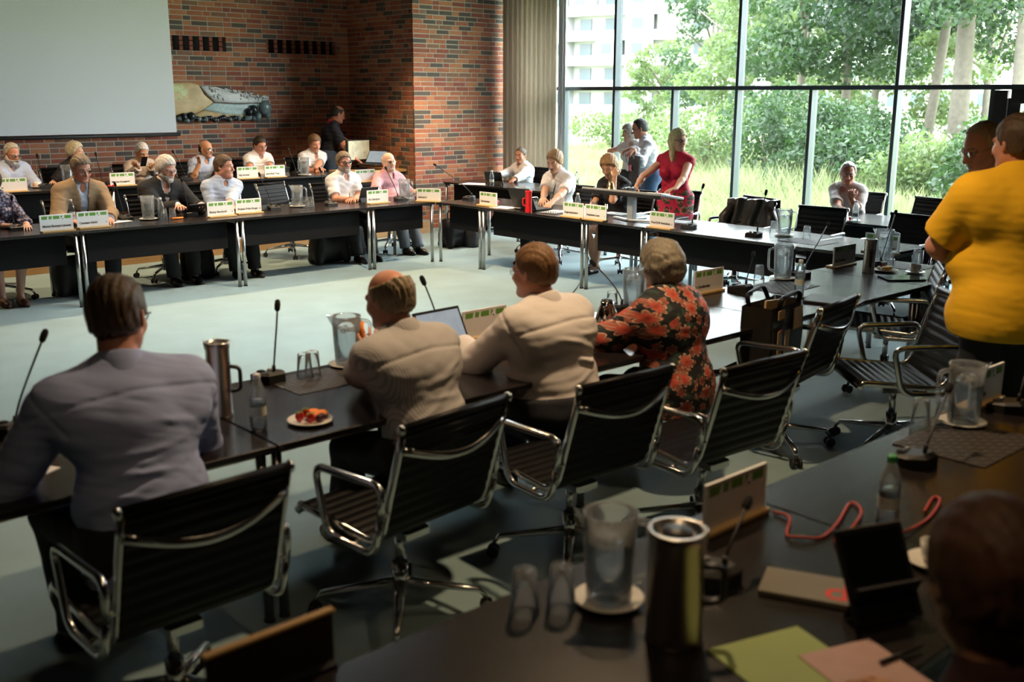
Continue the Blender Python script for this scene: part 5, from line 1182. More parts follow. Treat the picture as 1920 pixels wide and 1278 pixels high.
# ---- microphones
m_mic = mk('matt_black_mic', (.012, .012, .013), .5, bump=.1, bs=200); m_foamh = mk('mic_foam', (.008, .008, .008), .95, bump=.6, bs=500)
m_btn = mk('grey_button', (.2, .2, .21), .4)
gmic = 'gooseneck conference microphones'
def mic(base, head, face, label, z=.715):
    """base: world point on the table; head: world point of the capsule"""
    t = thing('conference_microphone', label, 'microphone', P3((base[0], base[1], z)), face, gmic)
    b = MB(); pts = [(-.062, -.055), (.062, -.055), (.068, .02), (.04, .075), (-.04, .075), (-.068, .02)]
    n = 6; vs = [(x, y, 0) for x, y in pts]+[(x, y, .028+.012*(y+.055)/.13) for x, y in pts]+[(x*.8, y*.78, .036+.016*(y+.055)/.13) for x, y in pts]
    fs = [tuple(range(6))[::-1], tuple(range(12, 18))]+[(r_*6+k, r_*6+(k+1) % 6, r_*6+6+(k+1) % 6, r_*6+6+k) for r_ in (0, 1) for k in range(6)]
    b.add(vs, fs); b.obj('base', m_mic, t)
    b = MB(); b.box((-.02, -.028, .043), (.022, .016, .008), bev=.003); b.obj('button', m_btn, t)
    b = MB(); b.ell((.025, -.025, .042), (.02, .02, .006), 12, 5); b.obj('speaker_grille', m_foamh, t)
    h = Matrix.Rotation(-face, 3, 'Z') @ Vector((head[0]-base[0], head[1]-base[1], head[2]-z)); s0 = Vector((0, .045, .05))
    mid = s0.lerp(h, .5)+Vector((0, .012, .03)); path = [s0, s0+Vector((0, .005, .06)), mid, h]; pth = []
    for i in range(13):
        u = i/12; q0, q1, q2, q3 = path; pth.append(q0*(1-u)**3+q1*3*u*(1-u)**2+q2*3*u*u*(1-u)+q3*u**3)
    b = MB(); b.tube(pth, .0042, 7); b.tube([s0, s0+Vector((0, .002, .03))], .008, 8); b.obj('gooseneck', m_mic, t)
    d = (pth[-1]-pth[-3]).normalized(); b = MB(); b.tube([h-d*.02, h-d*.012, h+d*.012, h+d*.028, h+d*.034], [.006, .012, .0135, .011, .003], 10); b.obj('mic_capsule', m_foamh, t)
    return t
def micp(bx, by, hx, hy, face, label, z=.715, dy=.0):
    bq = tb(bx, by, z, .065)
    hq = atX(hx, hy, bq[0]+dy) if abs(abs(face)-PI/2) < .1 else atY(hx, hy, bq[1]+dy)
    return mic(bq, hq, face, label, z)
FA, FBm, FC = PI, PI/2, 0.0        # the speaker side faces the chair: base front (-y) towards the sitter
FA_, FB2, FC_ = 0.0, -PI/2, PI
zp = .715+POD
micp(30, 431, 22, 372, 0, 'microphone at left edge before the woman in speckled dress')
micp(236, 412, 216, 346, 0, 'microphone right of the two left name plates')
micp(357, 403, 341, 338, 0, 'microphone before the man in black jacket holding the tablet')
micp(513, 393, 487, 328, 0, 'microphone before the empty chair of the front row')
micp(620, 385, 600, 318, 0, 'microphone before the man with black glasses')
micp(750, 376, 724, 316, 0, 'microphone before the man in checked shirt')
micp(842, 370, 816, 309, FB2, 'microphone at the corner before the brick pilaster')
micp(84, 352, 70, 293, 0, 'podium microphone of the large bearded man', zp)
micp(195, 349, 180, 290, 0, 'podium microphone between the woman in black and the man with phone', zp)
micp(350, 337, 325, 285, 0, 'podium microphone before the bald man', zp)
micp(558, 328, 541, 281, 0, 'podium microphone left of the pitcher', zp)
micp(1292, 428, 1318, 350, FB2, 'microphone right of the lectern, in front of the red skirt', dy=.1)
micp(1414, 443, 1436, 362, FB2, 'microphone in front of the jacket chair', dy=.12)
micp(25, 812, 81, 632, FC_, 'microphone left of the man in lavender shirt')
micp(505, 713, 520, 575, FC_, 'microphone beside the steel jug of the near row')
micp(780, 640, 794, 528, FC_, 'microphone hidden behind the balding man, only its head showing')
micp(1070, 566, 1113, 494, FC_, 'microphone between the red haired man and the glass pitcher', dy=.15)
micp(1387, 545, 1412, 478, FC_, 'microphone right of the floral blouse')
micp(1497, 519, 1552, 421, FC_, 'microphone behind the water bottle of the near row', dy=.1)
micp(1640, 500, 1679, 399, FC_, 'microphone partly hidden behind the tall steel flask', dy=.1)
micp(1330, 1085, 1400, 945, FC_, 'dark foreground microphone beside the large steel flask')
micp(1708, 868, 1778, 730, FC_, 'foreground microphone behind the green capped bottle')
micp(1905, 760, 1935, 640, FC_, 'foreground microphone at the right edge')

# ---- pitchers, plates, glasses, bottles
m_ice = mk('ice', (.9, .93, .95), .1, trans=.8, ior=1.2, var=.02)
def proto_pitcher():
    t = thing('water_pitcher', '', 'pitcher'); rib = lambda a, z: 1+.022*abs(math.cos(8*a))*(1 if .02 < z < .17 else .2)
    b = MB(); b.lathe([(.001, .004), (.05, .004), (.054, .0), (.057, .012), (.061, .1), (.064, .165), (.066, .2), (.068, .212), (.064, .212), (.060, .165), (.057, .1), (.053, .014), (.001, .012)], 48, rmod=rib)
    b.add([(.05, -.028, .205), (.05, .028, .205), (.092, .0, .218), (.062, 0, .16)], [(0, 2, 3), (1, 3, 2)], 0, True); b.obj('body', m_ribbed, t)
    b = MB(); b.lathe([(.001, .015), (.051, .015), (.055, .1), (.0565, .148), (.001, .148)], 32, rmod=lambda a, z: 1+.012*abs(math.cos(8*a))); b.obj('water', m_water, t)
    b = MB(); b.tube(fillet([(-.064, 0, .19), (-.108, 0, .185), (-.105, 0, .06), (-.060, 0, .045)], .03), .008, 8, flat=(1, 1.5)); b.obj('handle', m_ribbed, t)
    rr = random.Random(2)
    for i in range(9):
        a = i*2.4; r_ = .012+.034*rr.random(); b = MB(); b.box((r_*math.cos(a), r_*math.sin(a), .148+.01*rr.random()), (.022, .02, .018), rot=Matrix.Rotation(rr.random()*3, 3, 'Z') @ Matrix.Rotation(rr.random(), 3, 'X'), bev=.003); b.obj('ice_cube', m_ice, t)
    return t
def proto_plate(r_=.088):
    t = MB(); t.lathe([(.001, .004), (.05, .004), (r_, .014), (r_+.002, .016), (r_-.003, .019), (.055, .009), (.001, .008)], 36)
    o = t.obj('plate', m_porc); return tag(o, '', 'plate')
def proto_glass():
    t = MB(); t.lathe([(.036, 0), (.0375, .003), (.029, .112), (.027, .116), (.001, .116)], 24); t.lathe([(.0345, .001), (.0275, .102), (.001, .104)], 24)
    o = t.obj('drinking_glass', m_glass); return tag(o, '', 'glass')
m_cap = mk('white_bottle_cap', (.75, .75, .76), .4); m_lab = mk('pale_bottle_label', (.55, .60, .55), .6, var=.3, vs=30)
m_gcap = mk('green_bottle_cap', (.03, .30, .08), .4)
def proto_bottle(cap, name='water_bottle'):
    t = thing(name, '', 'bottle')
    b = MB(); b.lathe([(.001, .003), (.026, .0), (.031, .008), (.032, .05), (.0305, .056), (.0305, .10), (.032, .106), (.032, .125), (.028, .155), (.016, .19), (.012, .2), (.012, .205)], 24, rmod=lambda a, z: 1+.015*math.cos(5*a)*(z < .05)); b.obj('body', m_bott, t)
    b = MB(); b.lathe([(.001, .006), (.029, .006), (.0305, .05), (.0295, .056), (.0295, .10), (.0305, .106), (.0305, .118), (.001, .118)], 20); b.obj('water', m_water, t)
    b = MB(); b.lathe([(.0312, .06), (.0312, .096)], 24); b.obj('label', m_lab, t)
    b = MB(); b.lathe([(.0135, .2), (.0145, .202), (.0145, .216), (.013, .219), (.001, .219)], 18); b.obj('cap', cap, t)
    return t
pitcher = Kind(proto_pitcher()); pitcher.root.scale = (1, 1, 1.1); plate = Kind(proto_plate()); glass = Kind(proto_glass()); bottle = Kind(proto_bottle(m_cap)); gbottle = Kind(proto_bottle(m_gcap, 'green_capped_bottle'))
def pitcher_at(px, py, rz, lab, z=.715):
    q = tb(px, py, z, .09); plate(q, 0, 'white plate under the '+lab, 'white plates under pitchers'); pitcher((q[0], q[1], z+.009), rz, lab, 'ribbed water pitchers')
pitcher_at(279, 412, 2.6, 'water pitcher beside the man in black jacket')
pitcher_at(558, 388, 2.4, 'water pitcher before the empty chair')
pitcher_at(790, 371, 2.2, 'water pitcher at the table corner')
pitcher_at(128, 347, 2.6, 'podium pitcher behind the man in tan blazer', zp)
pitcher_at(598, 332, .2, 'podium pitcher before the brown haired man', zp)
pitcher_at(978, 391, 2.2, 'water pitcher next to the red flask')
pitcher_at(1470, 442, 2.5, 'water pitcher before the jacket chair')
pitcher_at(652, 686, 2.6, 'water pitcher before the balding man')
pitcher_at(1140, 570, 1.0, 'water pitcher between cream shirt and floral blouse')
pitcher_at(1449, 521, -.6, 'water pitcher of the near row beside the placemat')
pitcher_at(1668, 486, 2.2, 'water pitcher behind the tall steel flask')
pitcher_at(1141, 1128, 2.4, 'large blurred pitcher in the foreground')
pitcher_at(1804, 795, -.7, 'foreground pitcher below the man in yellow')
def glasses(lst, z=.715):
    for x, y, lab in lst: glass(tb(x, y, z, .04), 0, lab, 'upturned drinking glasses')
glasses(((308, 412, 'left upturned glass right of the pitcher by the black jacket'), (324, 411, 'right upturned glass right of the pitcher by the black jacket'), (574, 388, 'left upturned glass before the empty chair'), (584, 388, 'right upturned glass before the empty chair'),
         (660, 379, 'glass beside the hands of the man with black glasses'), (1002, 395, 'upturned glass on the striped placemat by the laptop'), (1114, 397, 'glass in the hand of the woman in black top'), (1512, 448, 'single upturned glass on the window side table'),
         (1450, 438, 'glass left of the pitcher by the jacket chair'), (572, 709, 'left upturned glass on the near row placemat'), (587, 705, 'right upturned glass on the near row placemat'), (1408, 526, 'upturned glass right of the black microphone'),
         (1086, 570, 'upturned glass beside the red haired man'), (1642, 497, 'left upturned glass behind the tall flask'), (1666, 499, 'right upturned glass behind the tall flask'), (984, 1148, 'left blurred upturned glass in the foreground'), (1052, 1140, 'right blurred upturned glass in the foreground'),
         (1724, 802, 'left upturned glass by the foreground pitcher'), (1768, 800, 'right upturned glass by the foreground pitcher'), (1726, 493, 'short glass right of the coffee cup'), (772, 377, 'small glass left of the corner pitcher')))
glasses(((378, 338, 'glass before the bald man on the podium'),), zp)
for x, y, lab, z in ((121, 411, 'water bottle before the tan blazer', .715), (303, 411, 'water bottle beside the black jacket', .715), (1083, 400, 'water bottle behind the middle name plates', .715), (921, 349, 'water bottle on the second row table by the pilaster', .715),
     (1103, 349, 'water bottle on the second row table at the window', .715), (1596, 418, 'water bottle before the grey haired man at the window', .715), (486, 805, 'water bottle right of the steel jug', .715), (1498, 550, 'water bottle on the glossy near table', .715)):
    bottle(tb(x, y, z, .04), 0, lab, 'clear water bottles')
gbottle(at(1662, 985), 0, 'green capped plastic bottle in the right foreground')

# ---- vacuum flasks
def flask(px, py, h, r_, m, label, rz=0, z=.715, handle=True, emblem=False, mtop=None):
    t = thing('vacuum_flask', label, 'vacuum flask', tb(px, py, z, r_), rz)
    b = MB(); b.lathe([(.001, 0), (r_, 0), (r_*1.02, .008), (r_*.98, .02), (r_*.96, h-.03), (r_*1.03, h-.022), (r_*1.06, h-.004), (r_*1.03, h), (r_*.86, h), (r_*.84, h-.014), (.001, h-.014)], 36); b.obj('body', m, t)
    b = MB(); b.lathe([(.001, h-.016), (r_*.6, h-.015), (r_*.55, h-.004), (.001, h-.002)], 24); b.obj('stopper', mtop or m_black, t)
    if handle:
        b = MB(); b.tube(fillet([(r_*.9, 0, h*.66), (r_*1.7, 0, h*.64), (r_*1.7, 0, h*.34), (r_*.9, 0, h*.32)], .02), .008, 8, flat=(1, 1.5)); b.obj('handle', mtop or m_black, t)
    if emblem:
        b = MB()
        for i, (w, z_, zh) in enumerate(((.022, .62, .016), (.017, .38, .10))): b.box((-r_*.945, 0, h*z_), (.006, w, zh))
        for i in range(3): b.box((-r_*.945, -.010+.010*i, h*.69), (.006, .006, .014), rot=Matrix.Rotation(.5*(i-1), 3, 'X'))
        b.obj('emblem', m_ink, t)
    return t
m_redm = mk('red_lacquer', (.55, .008, .012), .3, coat=.4)
flask(415, 778, .30, .048, m_steel, 'tall brushed steel jug with black handle beside lavender shirt', -.55)
flask(1628, 511, .245, .042, m_steel, 'tall brushed steel flask with small dark emblem on the glossy table', .75, handle=False, emblem=True)
flask(966, 401, .235, .036, m_redm, 'tall red flask before the black laptop', 2.4, mtop=m_redm)
flask(1262, 1195, .275, .067, m_steel, 'large blurred steel flask in the foreground', -.7)
flask(12, 345, .27, .05, m_steel, 'steel flask before the large bearded man on the podium', 0, zp, False)
# coffee pot
cp = thing('coffee_pot', 'polished steel coffee pot left of the floral blouse', 'coffee pot', at(1137, 622), .6); m_mirr = mk('mirror_steel', (.6, .56, .5), .08, 1.0)
b = MB(); b.lathe([(.001, 0), (.05, 0), (.062, .03), (.064, .07), (.05, .12), (.034, .15), (.036, .165), (.001, .168)], 32); b.obj('body', m_mirr, cp)
b = MB(); b.lathe([(.034, .162), (.03, .178), (.001, .182)], 24); b.obj('lid', m_black, cp)
b = MB(); b.tube(fillet([(.034, 0, .16), (.085, 0, .15), (.085, 0, .05), (.06, 0, .035)], .03), .009, 8); b.obj('handle', m_black, cp)
b = MB(); b.tube([(-.045, 0, .12), (-.07, 0, .15), (-.075, 0, .165)], [.016, .011, .008], 10); b.obj('spout', m_mirr, cp)

# ---- cups
def cup_kind():
    t = thing('coffee_cup', '', 'cup'); b = MB(); b.lathe([(.001, .006), (.026, .004), (.034, .02), (.039, .062), (.037, .062), (.032, .02), (.001, .012)], 28); b.obj('bowl', m_porc, t)
    b = MB(); b.tube(fillet([(.037, 0, .05), (.058, 0, .048), (.056, 0, .022), (.034, 0, .02)], .012), .004, 6); b.obj('handle', m_porc, t); return t
cup = Kind(cup_kind()); sauc = Kind(tag(proto_plate(.07), '', 'saucer')); sauc.root.name = 'saucer'
for x, y, lab, z in ((40, 866, 'cup at the left edge before the lavender shirt', .715), (1716, 513, 'cup on the glossy near table', .715), (71, 352, 'cup on the podium by the large bearded man', zp), (1750, 1058, 'blurred cup behind the foreground head', .715)):
    q = tb(x, y, z, .07); sauc(q, 0, 'white saucer under the '+lab, 'white saucers'); cup((q[0], q[1], z+.006), 1.0, 'white coffee '+lab, 'white coffee cups')

# ---- plates of fruit
m_berry = mk('strawberry', (.50, .02, .015), .35, bump=.4, bs=300); m_car = mk('orange_flesh', (.80, .22, .02), .5); m_grape = mk('dark_grape', (.05, .012, .03), .3); m_leafs = mk('berry_leaf', (.08, .22, .03), .6); m_yelf = mk('yellow_fruit', (.75, .42, .03), .5); m_lychee = mk('pale_fruit', (.7, .55, .42), .5)
def fruitplate(px, py, label, items, rad=.095):
    q = tb(px, py, .715, .1); p_ = plate(q, 0, label, 'fruit plates')
    for i, (kind, dx, dy, lab) in enumerate(items):
        c = (q[0]+dx, q[1]+dy, .728)
        if kind == 'strawberry':
            t = thing('strawberry', lab, 'fruit', c, i, 'strawberries'); b = MB(); b.ell((0, 0, .018), (.018, .016, .02), 10, 8); b.obj('berry', m_berry, t); b = MB()
            for k in range(5): a = k*1.26; b.add([(0, 0, .038), (.014*math.cos(a-.3), .014*math.sin(a-.3), .037), (.018*math.cos(a), .018*math.sin(a), .034), (.014*math.cos(a+.3), .014*math.sin(a+.3), .037)], [(0, 1, 2, 3)])
            b.obj('calyx', m_leafs, t)
        else:
            b = MB(); m_ = {'orange_slice': m_car, 'grape': m_grape, 'melon_slice': m_yelf, 'lychee': m_lychee}[kind]
            if kind in ('grape', 'lychee'): b.ell((0, 0, .015), (.015, .015, .015), 10, 7)
            else: b.lathe([(.0, 0), (.026, .004), (.028, .016), (.02, .024), (.0, .022)], 14); 
            o = b.obj(kind, m_, None, c, i*.9); tag(o, lab, 'fruit')
    return p_
fruitplate(582, 792, 'white plate of strawberries and orange pieces', (('strawberry', -.04, .01, 'leftmost strawberry on the fruit plate'), ('strawberry', -.015, -.03, 'strawberry at the front of the fruit plate'), ('strawberry', .0, .03, 'strawberry at the back of the fruit plate'), ('orange_slice', .035, .035, 'orange piece at the back of the fruit plate'), ('orange_slice', .05, .0, 'orange piece at right of the fruit plate'), ('orange_slice', .015, .005, 'orange piece in the middle of the fruit plate'), ('grape', .03, -.04, 'dark grape at the front of the fruit plate'), ('grape', .012, -.048, 'second dark grape beside the strawberry')))
fruitplate(1660, 509, 'white plate of melon and berry beside the steel flask', (('melon_slice', .0, .0, 'yellow melon slice beside the steel flask'), ('melon_slice', .045, .0, 'yellow melon slice next to the red berry'), ('lychee', -.04, .03, 'pale fruit piece near the steel flask'), ('strawberry', .05, .04, 'red strawberry beside the yellow melon slices')))
fruitplate(1590, 416, 'small plate of berries before the grey haired man', (('strawberry', -.03, .0, 'strawberry on the plate before the grey haired man'),))
q = at(205, 351, zp); 
for i in range(2): tag(MB().ell((0, 0, .015), (.02, .018, .015), 10, 7).obj('strawberry', m_berry, None, (q[0]+.05*i, q[1], zp)), 'left red berry on the podium table' if i == 0 else 'right red berry on the podium table', 'fruit')
tag(MB().tube([(0, 0, .012), (.13, .02, .012)], [.012, .008], 8).obj('carrot_stick', m_car, None, at(322, 412)), 'orange carrot stick beside the glasses of the black jacket', 'carrot')
hq = PEOPLE['c2'][0].location; wq = PEOPLE['c2'][1]['wr'][-1]
tag(MB().tube([(0, 0, 0), (.02, .02, .07)], [.012, .009], 8).obj('carrot_stick', m_car, None, (hq.x+wq[0]+.01, hq.y+wq[1]+.06, wq[2]+.09)), 'orange carrot stick held by the balding man', 'carrot')

# ---- name plates
FONT = None
LET = []
def lettering(txt, size, m, parent, loc, rot):
    c = bpy.data.curves.new('lettering', 'FONT'); c.body = txt; c.size = size; c.extrude = .0004; c.offset = .0007; c.space_character = 1.0; c.materials.append(m)
    o = bpy.data.objects.new('lettering', c); COL.objects.link(o); o.parent = parent; o.location = loc; o.rotation_euler = rot; LET.append((o, parent, loc, rot)); return o
gnp = 'name plates with green band'
def nameplate(px, py, rz, txt, label, no='', z=.715, w=.285, h=.135, turn=0.0):
    bk = -.035 if abs(rz-PI) < .1 else .05; d_ = Matrix.Rotation(rz+turn, 3, 'Z') @ Vector((0, bk, 0))
    t = thing('name_plate', label, 'name plate', tb(px, py, z, .055, (d_.x, d_.y)), rz+turn, gnp)
    b = MB(); b.box((0, -.005, .008), (w+.012, .085, .016), bev=.003); b.obj('wood_base', m_wood, t)
    b = MB(); b.box((0, .012, .016+h/2), (w, .007, h)); b.obj('card', m_card, t)
    b = MB(); b.box((0, .012, .016+h+.003), (w+.01, .010, .006)); b.box((-w/2-.003, .012, .016+h/2), (.006, .010, h)); b.box((w/2+.003, .012, .016+h/2), (.006, .010, h)); b.obj('acrylic_edge', m_white, t)
    zb, zt_ = .016+h*.74, .016+h*.95
    for sg, yy in ((1, .0082), (-1, .0158)):
        for (a, c, sk) in ((-.46, -.27, .025), (-.235, -.13, .02), (-.10, .10, 0), (.14, .19, 0), (.26, .46, 0)):
            b = MB(); x0, x1 = a*w*sg, c*w*sg; s_ = sk*w*sg
            b.add([(x0, yy, zb), (x1-s_, yy, zb), (x1, yy, zt_), (x0, yy, zt_)], [(0, 1, 2, 3)] if sg > 0 else [(3, 2, 1, 0)]); b.obj('green_block', m_green, t)
        b = MB(); cx_ = .205*w*sg
        pts = [(cx_+.016*math.cos(PI*i/8), yy-.0003*sg, zb-.004+.018*math.sin(PI*i/8)) for i in range(9)]; b.add(pts, [tuple(range(9))]); b.obj('emblem_arch', m_white, t)
        b = MB(); b.add([(cx_+.006*math.cos(PI*i/6), yy-.0006*sg, zb-.004+.009*math.sin(PI*i/6)) for i in range(7)], [tuple(range(7))]); b.obj('emblem_dot', m_ink, t)
        if txt: lettering(txt, .030, m_ink, t, (-.45*w*sg, yy-.0006*sg, .016+h*.20), (PI/2, 0, 0 if sg > 0 else PI))
        if no: lettering(no, .018, m_ink, t, (.42*w*sg, yy-.0006*sg, .016+h*.20), (PI/2, 0, 0 if sg > 0 else PI))
    return t
nameplate(112, 435, 0, 'Mette Bossen Linnet', 'leftmost name plate of the front row, left of the table joint', '6')
nameplate(180, 428, 0, 'Carsten Abild', 'second name plate of the front row, before the tan blazer', '7')
nameplate(420, 407, 0, 'Bonny Berthold', 'name plate before the man in light blue shirt', '9')
nameplate(472, 401, 0, 'Preben Friis-Hauge', 'name plate right of the table joint before the dark folder', '10')
nameplate(714, 382, 0, 'Bo Libergren', 'name plate before the man in checked shirt', '')
nameplate(813, 378, -.95, 'sekretær', 'name plate at the corner beside the pitcher', '')
nameplate(908, 387, -PI/2, 'Sekretariatet', 'name plate left of the red flask', '')
nameplate(1066, 409, -PI/2, 'Regionsdirektør', 'name plate before the young man in white polo', '')
nameplate(1109, 414, -PI/2, 'Stephanie Lose', 'name plate before the woman in black top', '1')
nameplate(1228, 430, -PI/2, 'Poul-Erik Svendsen', 'name plate before the woman in red', '2')
nameplate(40, 363, 0, 'er', 'podium name plate before the large bearded man', '', zp)
nameplate(246, 351, 0, 'Morten Kongshøl', 'podium name plate before the man with the phone', '', zp)
nameplate(486, 338, 0, 'Villy Søvndal', 'podium name plate left of the joint before the dark haired man', '', zp)
nameplate(529, 334, 0, 'Jens Peter Tang', 'podium name plate right of the joint before the dark haired man', '', zp)
nameplate(846, 616, PI, '', 'name plate seen from behind beside the open laptop')
nameplate(1308, 546, PI, 'r Andersen', 'name plate seen from behind right of the floral blouse')
nameplate(1566, 497, PI, 'Ida Damsbo', 'name plate seen from behind left of the tall steel flask')
nameplate(1706, 484, -PI/2, 'n Lebaxxx Petersen'.replace('Lebaxxx', 'Lehmann'), 'name plate right of the pitcher behind the steel flask')
nameplate(1388, 985, PI, '', 'blurred name plate with maple base in the foreground')
nameplate(1900, 722, PI, 'bjørn Sten', 'blurred name plate at the right edge of the foreground')
q = at(500, 1272); t = thing('clipboard_stand', 'dark board with maple top edge at the lower left foreground', 'board', (q[0], q[1]-.03, .715), PI)
b = MB(); b.box((0, 0, .06), (.30, .014, .12), bev=.002); b.obj('board', mk('dark_brown_board', (.02, .010, .006), .6), t); b = MB(); b.box((0, 0, .124), (.31, .02, .01), bev=.002); b.obj('edge', m_wood, t)
b = MB(); b.box((0, .0, .005), (.28, .07, .01)); b.obj('foot', m_black, t)

# ---- paper, folders, tablets, laptops
m_scr = mk('lit_screen', (.30, .42, .60), .3, emit=(.35, .5, .75, .10), var=.3, vs=14); m_dglass = mk('dark_tablet_glass', (.008, .009, .012), .12)
def flat(name, cat, px, py, d, rz, m, label, z=.715, group=None):
    b = MB(); b.box((0, 0, d[2]/2), d, bev=min(.004, d[2]*.3)); o = b.obj(name, m, None, at(px, py, z), rz); return tag(o, label, cat, group)
gp = 'loose white papers'
flat('paper_sheet', 'paper', 216, 414, (.21, .297, .002), .2, m_white, 'white paper under the hand of the man in tan blazer', group=gp)
flat('paper_sheet', 'paper', 1040, 397, (.297, .21, .004), .3, m_white, 'white papers before the young man in polo', group=gp)
flat('paper_sheet', 'paper', 945, 389, (.2, .28, .003), .1, m_white, 'white paper left of the red flask', group=gp)
flat('paper_sheet', 'paper', 893, 345, (.3, .42, .003), .4, m_white, 'wide white papers on the second row table by the pilaster', group=gp)
flat('paper_sheet', 'paper', 1155, 401, (.21, .3, .006), .1, m_white, 'stack of white papers left of the lectern foot', group=gp)
flat('paper_sheet', 'paper', 1270, 415, (.2, .3, .003), .05, m_white, 'white paper behind the microphone right of the lectern', group=gp)
flat('paper_sheet', 'paper', 10, 886, (.2, .28, .003), .5, m_white, 'white paper at the left edge of the near row', group=gp)
flat('closed_folder', 'folder', 1255, 408, (.24, .33, .014), .1, m_black, 'thin black folder beside the lectern foot')
flat('dark_folder', 'folder', 1560, 566, (.25, .34, .016), .25, m_black, 'dark folder beside the tote bag on the near table')
flat('tablet', 'tablet', 1690, 523, (.19, .27, .012), .9, m_dglass, 'closed dark tablet between flask and cup')
flat('pen', 'pen', 1515, 538, (.14, .008, .008), .4, m_black, 'black pen beside the water bottle')
m_cork = mk('grey_notebook', (.16, .145, .11), .7); m_gpap = mk('green_paper', (.30, .38, .13), .7); m_ppap = mk('pink_paper', (.48, .31, .28), .75, var=.15, vs=20); m_redp = mk('red_print', (.65, .03, .02), .6)
nb_ = thing('notebook', 'grey notebook with red printed letter in the foreground', 'notebook', at(1518, 1108), math.atan2(*(at(1620, 1122)-at(1425, 1088))[1::-1]))
b = MB(); b.box((0, 0, .008), (.24, .15, .016), bev=.002); b.obj('cover', m_cork, nb_)
lettering('d', .13, m_redp, nb_, (.035, -.055, .0166), (0, 0, 0))
flat('green_leaflet', 'leaflet', 1500, 1262, (.26, .33, .004), -.3, m_gpap, 'pale green leaflet in the lower right foreground')
q = at(1625, 1262); tag(MB().box((0, 0, .001), (.2, .22, .002)).obj('pink_note', m_ppap, None, (q[0], q[1], .7195), -.35), 'pink written note lying on the green leaflet', 'note')
q = at(1690, 1235); tag(MB().tube([(-.07, 0, .006), (.07, .0, .006)], [.005, .004], 8).obj('pen', m_black, None, (q[0], q[1], .722), -.2), 'black pen on the pink note', 'pen')
q = at(1612, 1018); tag(MB().lathe([(.001, 0), (.016, 0), (.017, .02), (.014, .026), (.001, .027)], 18).obj('bottle_cap', m_cap, None, q), 'white round cap beside the red cord', 'bottle cap')
# red cord
m_cord = mk('red_cord', (.40, .045, .03), .6)
cpx = [(1450, 962), (1480, 975), (1475, 1005), (1500, 1012), (1540, 1010), (1570, 985), (1595, 945), (1615, 965), (1590, 1000), (1565, 1015), (1580, 1030), (1620, 1030), (1660, 1012), (1700, 1000), (1740, 975), (1762, 945), (1750, 935), (1730, 970)]
pp = [Vector(at(x, y))+Vector((0, 0, .005+.004*(i % 2))) for i, (x, y) in enumerate(cpx)]
sm_ = []
for i in range(len(pp)-1):
    p0, p1, p2, p3 = pp[max(i-1, 0)], pp[i], pp[i+1], pp[min(i+2, len(pp)-1)]
    for k in range(5):
        t_ = k/5; sm_.append(.5*((2*p1)+(p2-p0)*t_+(2*p0-5*p1+4*p2-p3)*t_*t_+(3*p1-p0-3*p2+p3)*t_**3))
tag(MB().tube(sm_, .0045, 7).obj('lanyard_cord', m_cord), 'looped red cord lying on the foreground table', 'cord')
def laptop(px, py, rz, label, open_=1.85, z=.715, scr=True, d=(.33, .23), logo=False):
    t = thing('laptop', label, 'laptop', at(px, py, z), rz)
    b = MB(); b.box((0, 0, .009), (d[0], d[1], .016), bev=.004); b.obj('keyboard_base', m_black, t)
    a = open_-PI/2; c, s_ = math.cos(a), math.sin(a); R_ = Matrix.Rotation(-a, 3, 'X')
    ctr = Vector((0, d[1]/2, .016))+R_ @ Vector((0, 0, d[1]/2)); b = MB(); b.box(ctr, (d[0], .010, d[1]), rot=R_, bev=.003); lid = b.obj('lid', m_black, t)
    if scr: b = MB(); b.box(ctr+R_ @ Vector((0, -.0055, 0)), (d[0]-.03, .002, d[1]-.03), rot=R_); b.obj('screen', m_scr, lid)
    if logo:
        b = MB(); b.ell(ctr+R_ @ Vector((-.07, .006, 0)), (.032, .002, .032), 14, 6, rot=R_); b.obj('round_badge', mk('grey_badge', (.2, .2, .2), .4), lid)
    return t
laptop(1000, 392, PI/2, 'black laptop of the young man in white polo, lid towards us', 2.0, d=(.36, .25))
laptop(868, 668, 0.05, 'open laptop with lit blue screen beside the cream shirt', 2.05, d=(.30, .21))
laptop(694, 308, -1.2, 'laptop with blue lid before the standing man in navy polo', 2.2, z=1.0, scr=True, d=(.33, .22)).location = P3(atY(694, 309, 12.72))
def tabletstand(px, py, rz, label, w=.26, h=.19, tilt=.35, z=.715, m=None):
    t = thing('tablet', label, 'tablet', at(px, py, z), rz); R_ = Matrix.Rotation(tilt, 3, 'X')
    b = MB(); b.box(R_ @ Vector((0, 0, h/2))+Vector((0, 0, .002)), (w, .010, h), rot=R_, bev=.004); b.obj('back_cover', m or m_mic, t)
    b = MB(); b.box(R_ @ Vector((0, .0056, h/2)), (w-.03, .002, h-.03), rot=R_); b.obj('screen', m_dglass, t)
    R2 = Matrix.Rotation(-.45, 3, 'X'); b = MB(); b.box(Vector((0, -.03, h*.22)), (w*.94, .006, h*.45), rot=R2); b.obj('stand_flap', m or m_mic, t)
    return t
tabletstand(688, 379, .1, 'dark tablet stand before the man with black glasses')
tabletstand(480, 395, .15, 'black case with grey badge beside the light blue shirt', .3, .13, .2)
tabletstand(527, 331, .1, 'dark tablet behind the right podium name plate', .24, .13, .3, zp)
tabletstand(36, 349, .1, 'upright tablet before the large bearded man', .26, .18, .15, zp)
tabletstand(928, 347, -PI/2+.3, 'dark tablet stand before the man at the curtain', .28, .2, .35)
tabletstand(1668, 1168, 2.75, 'large black tablet leaning in the right foreground', .20, .235, .5)
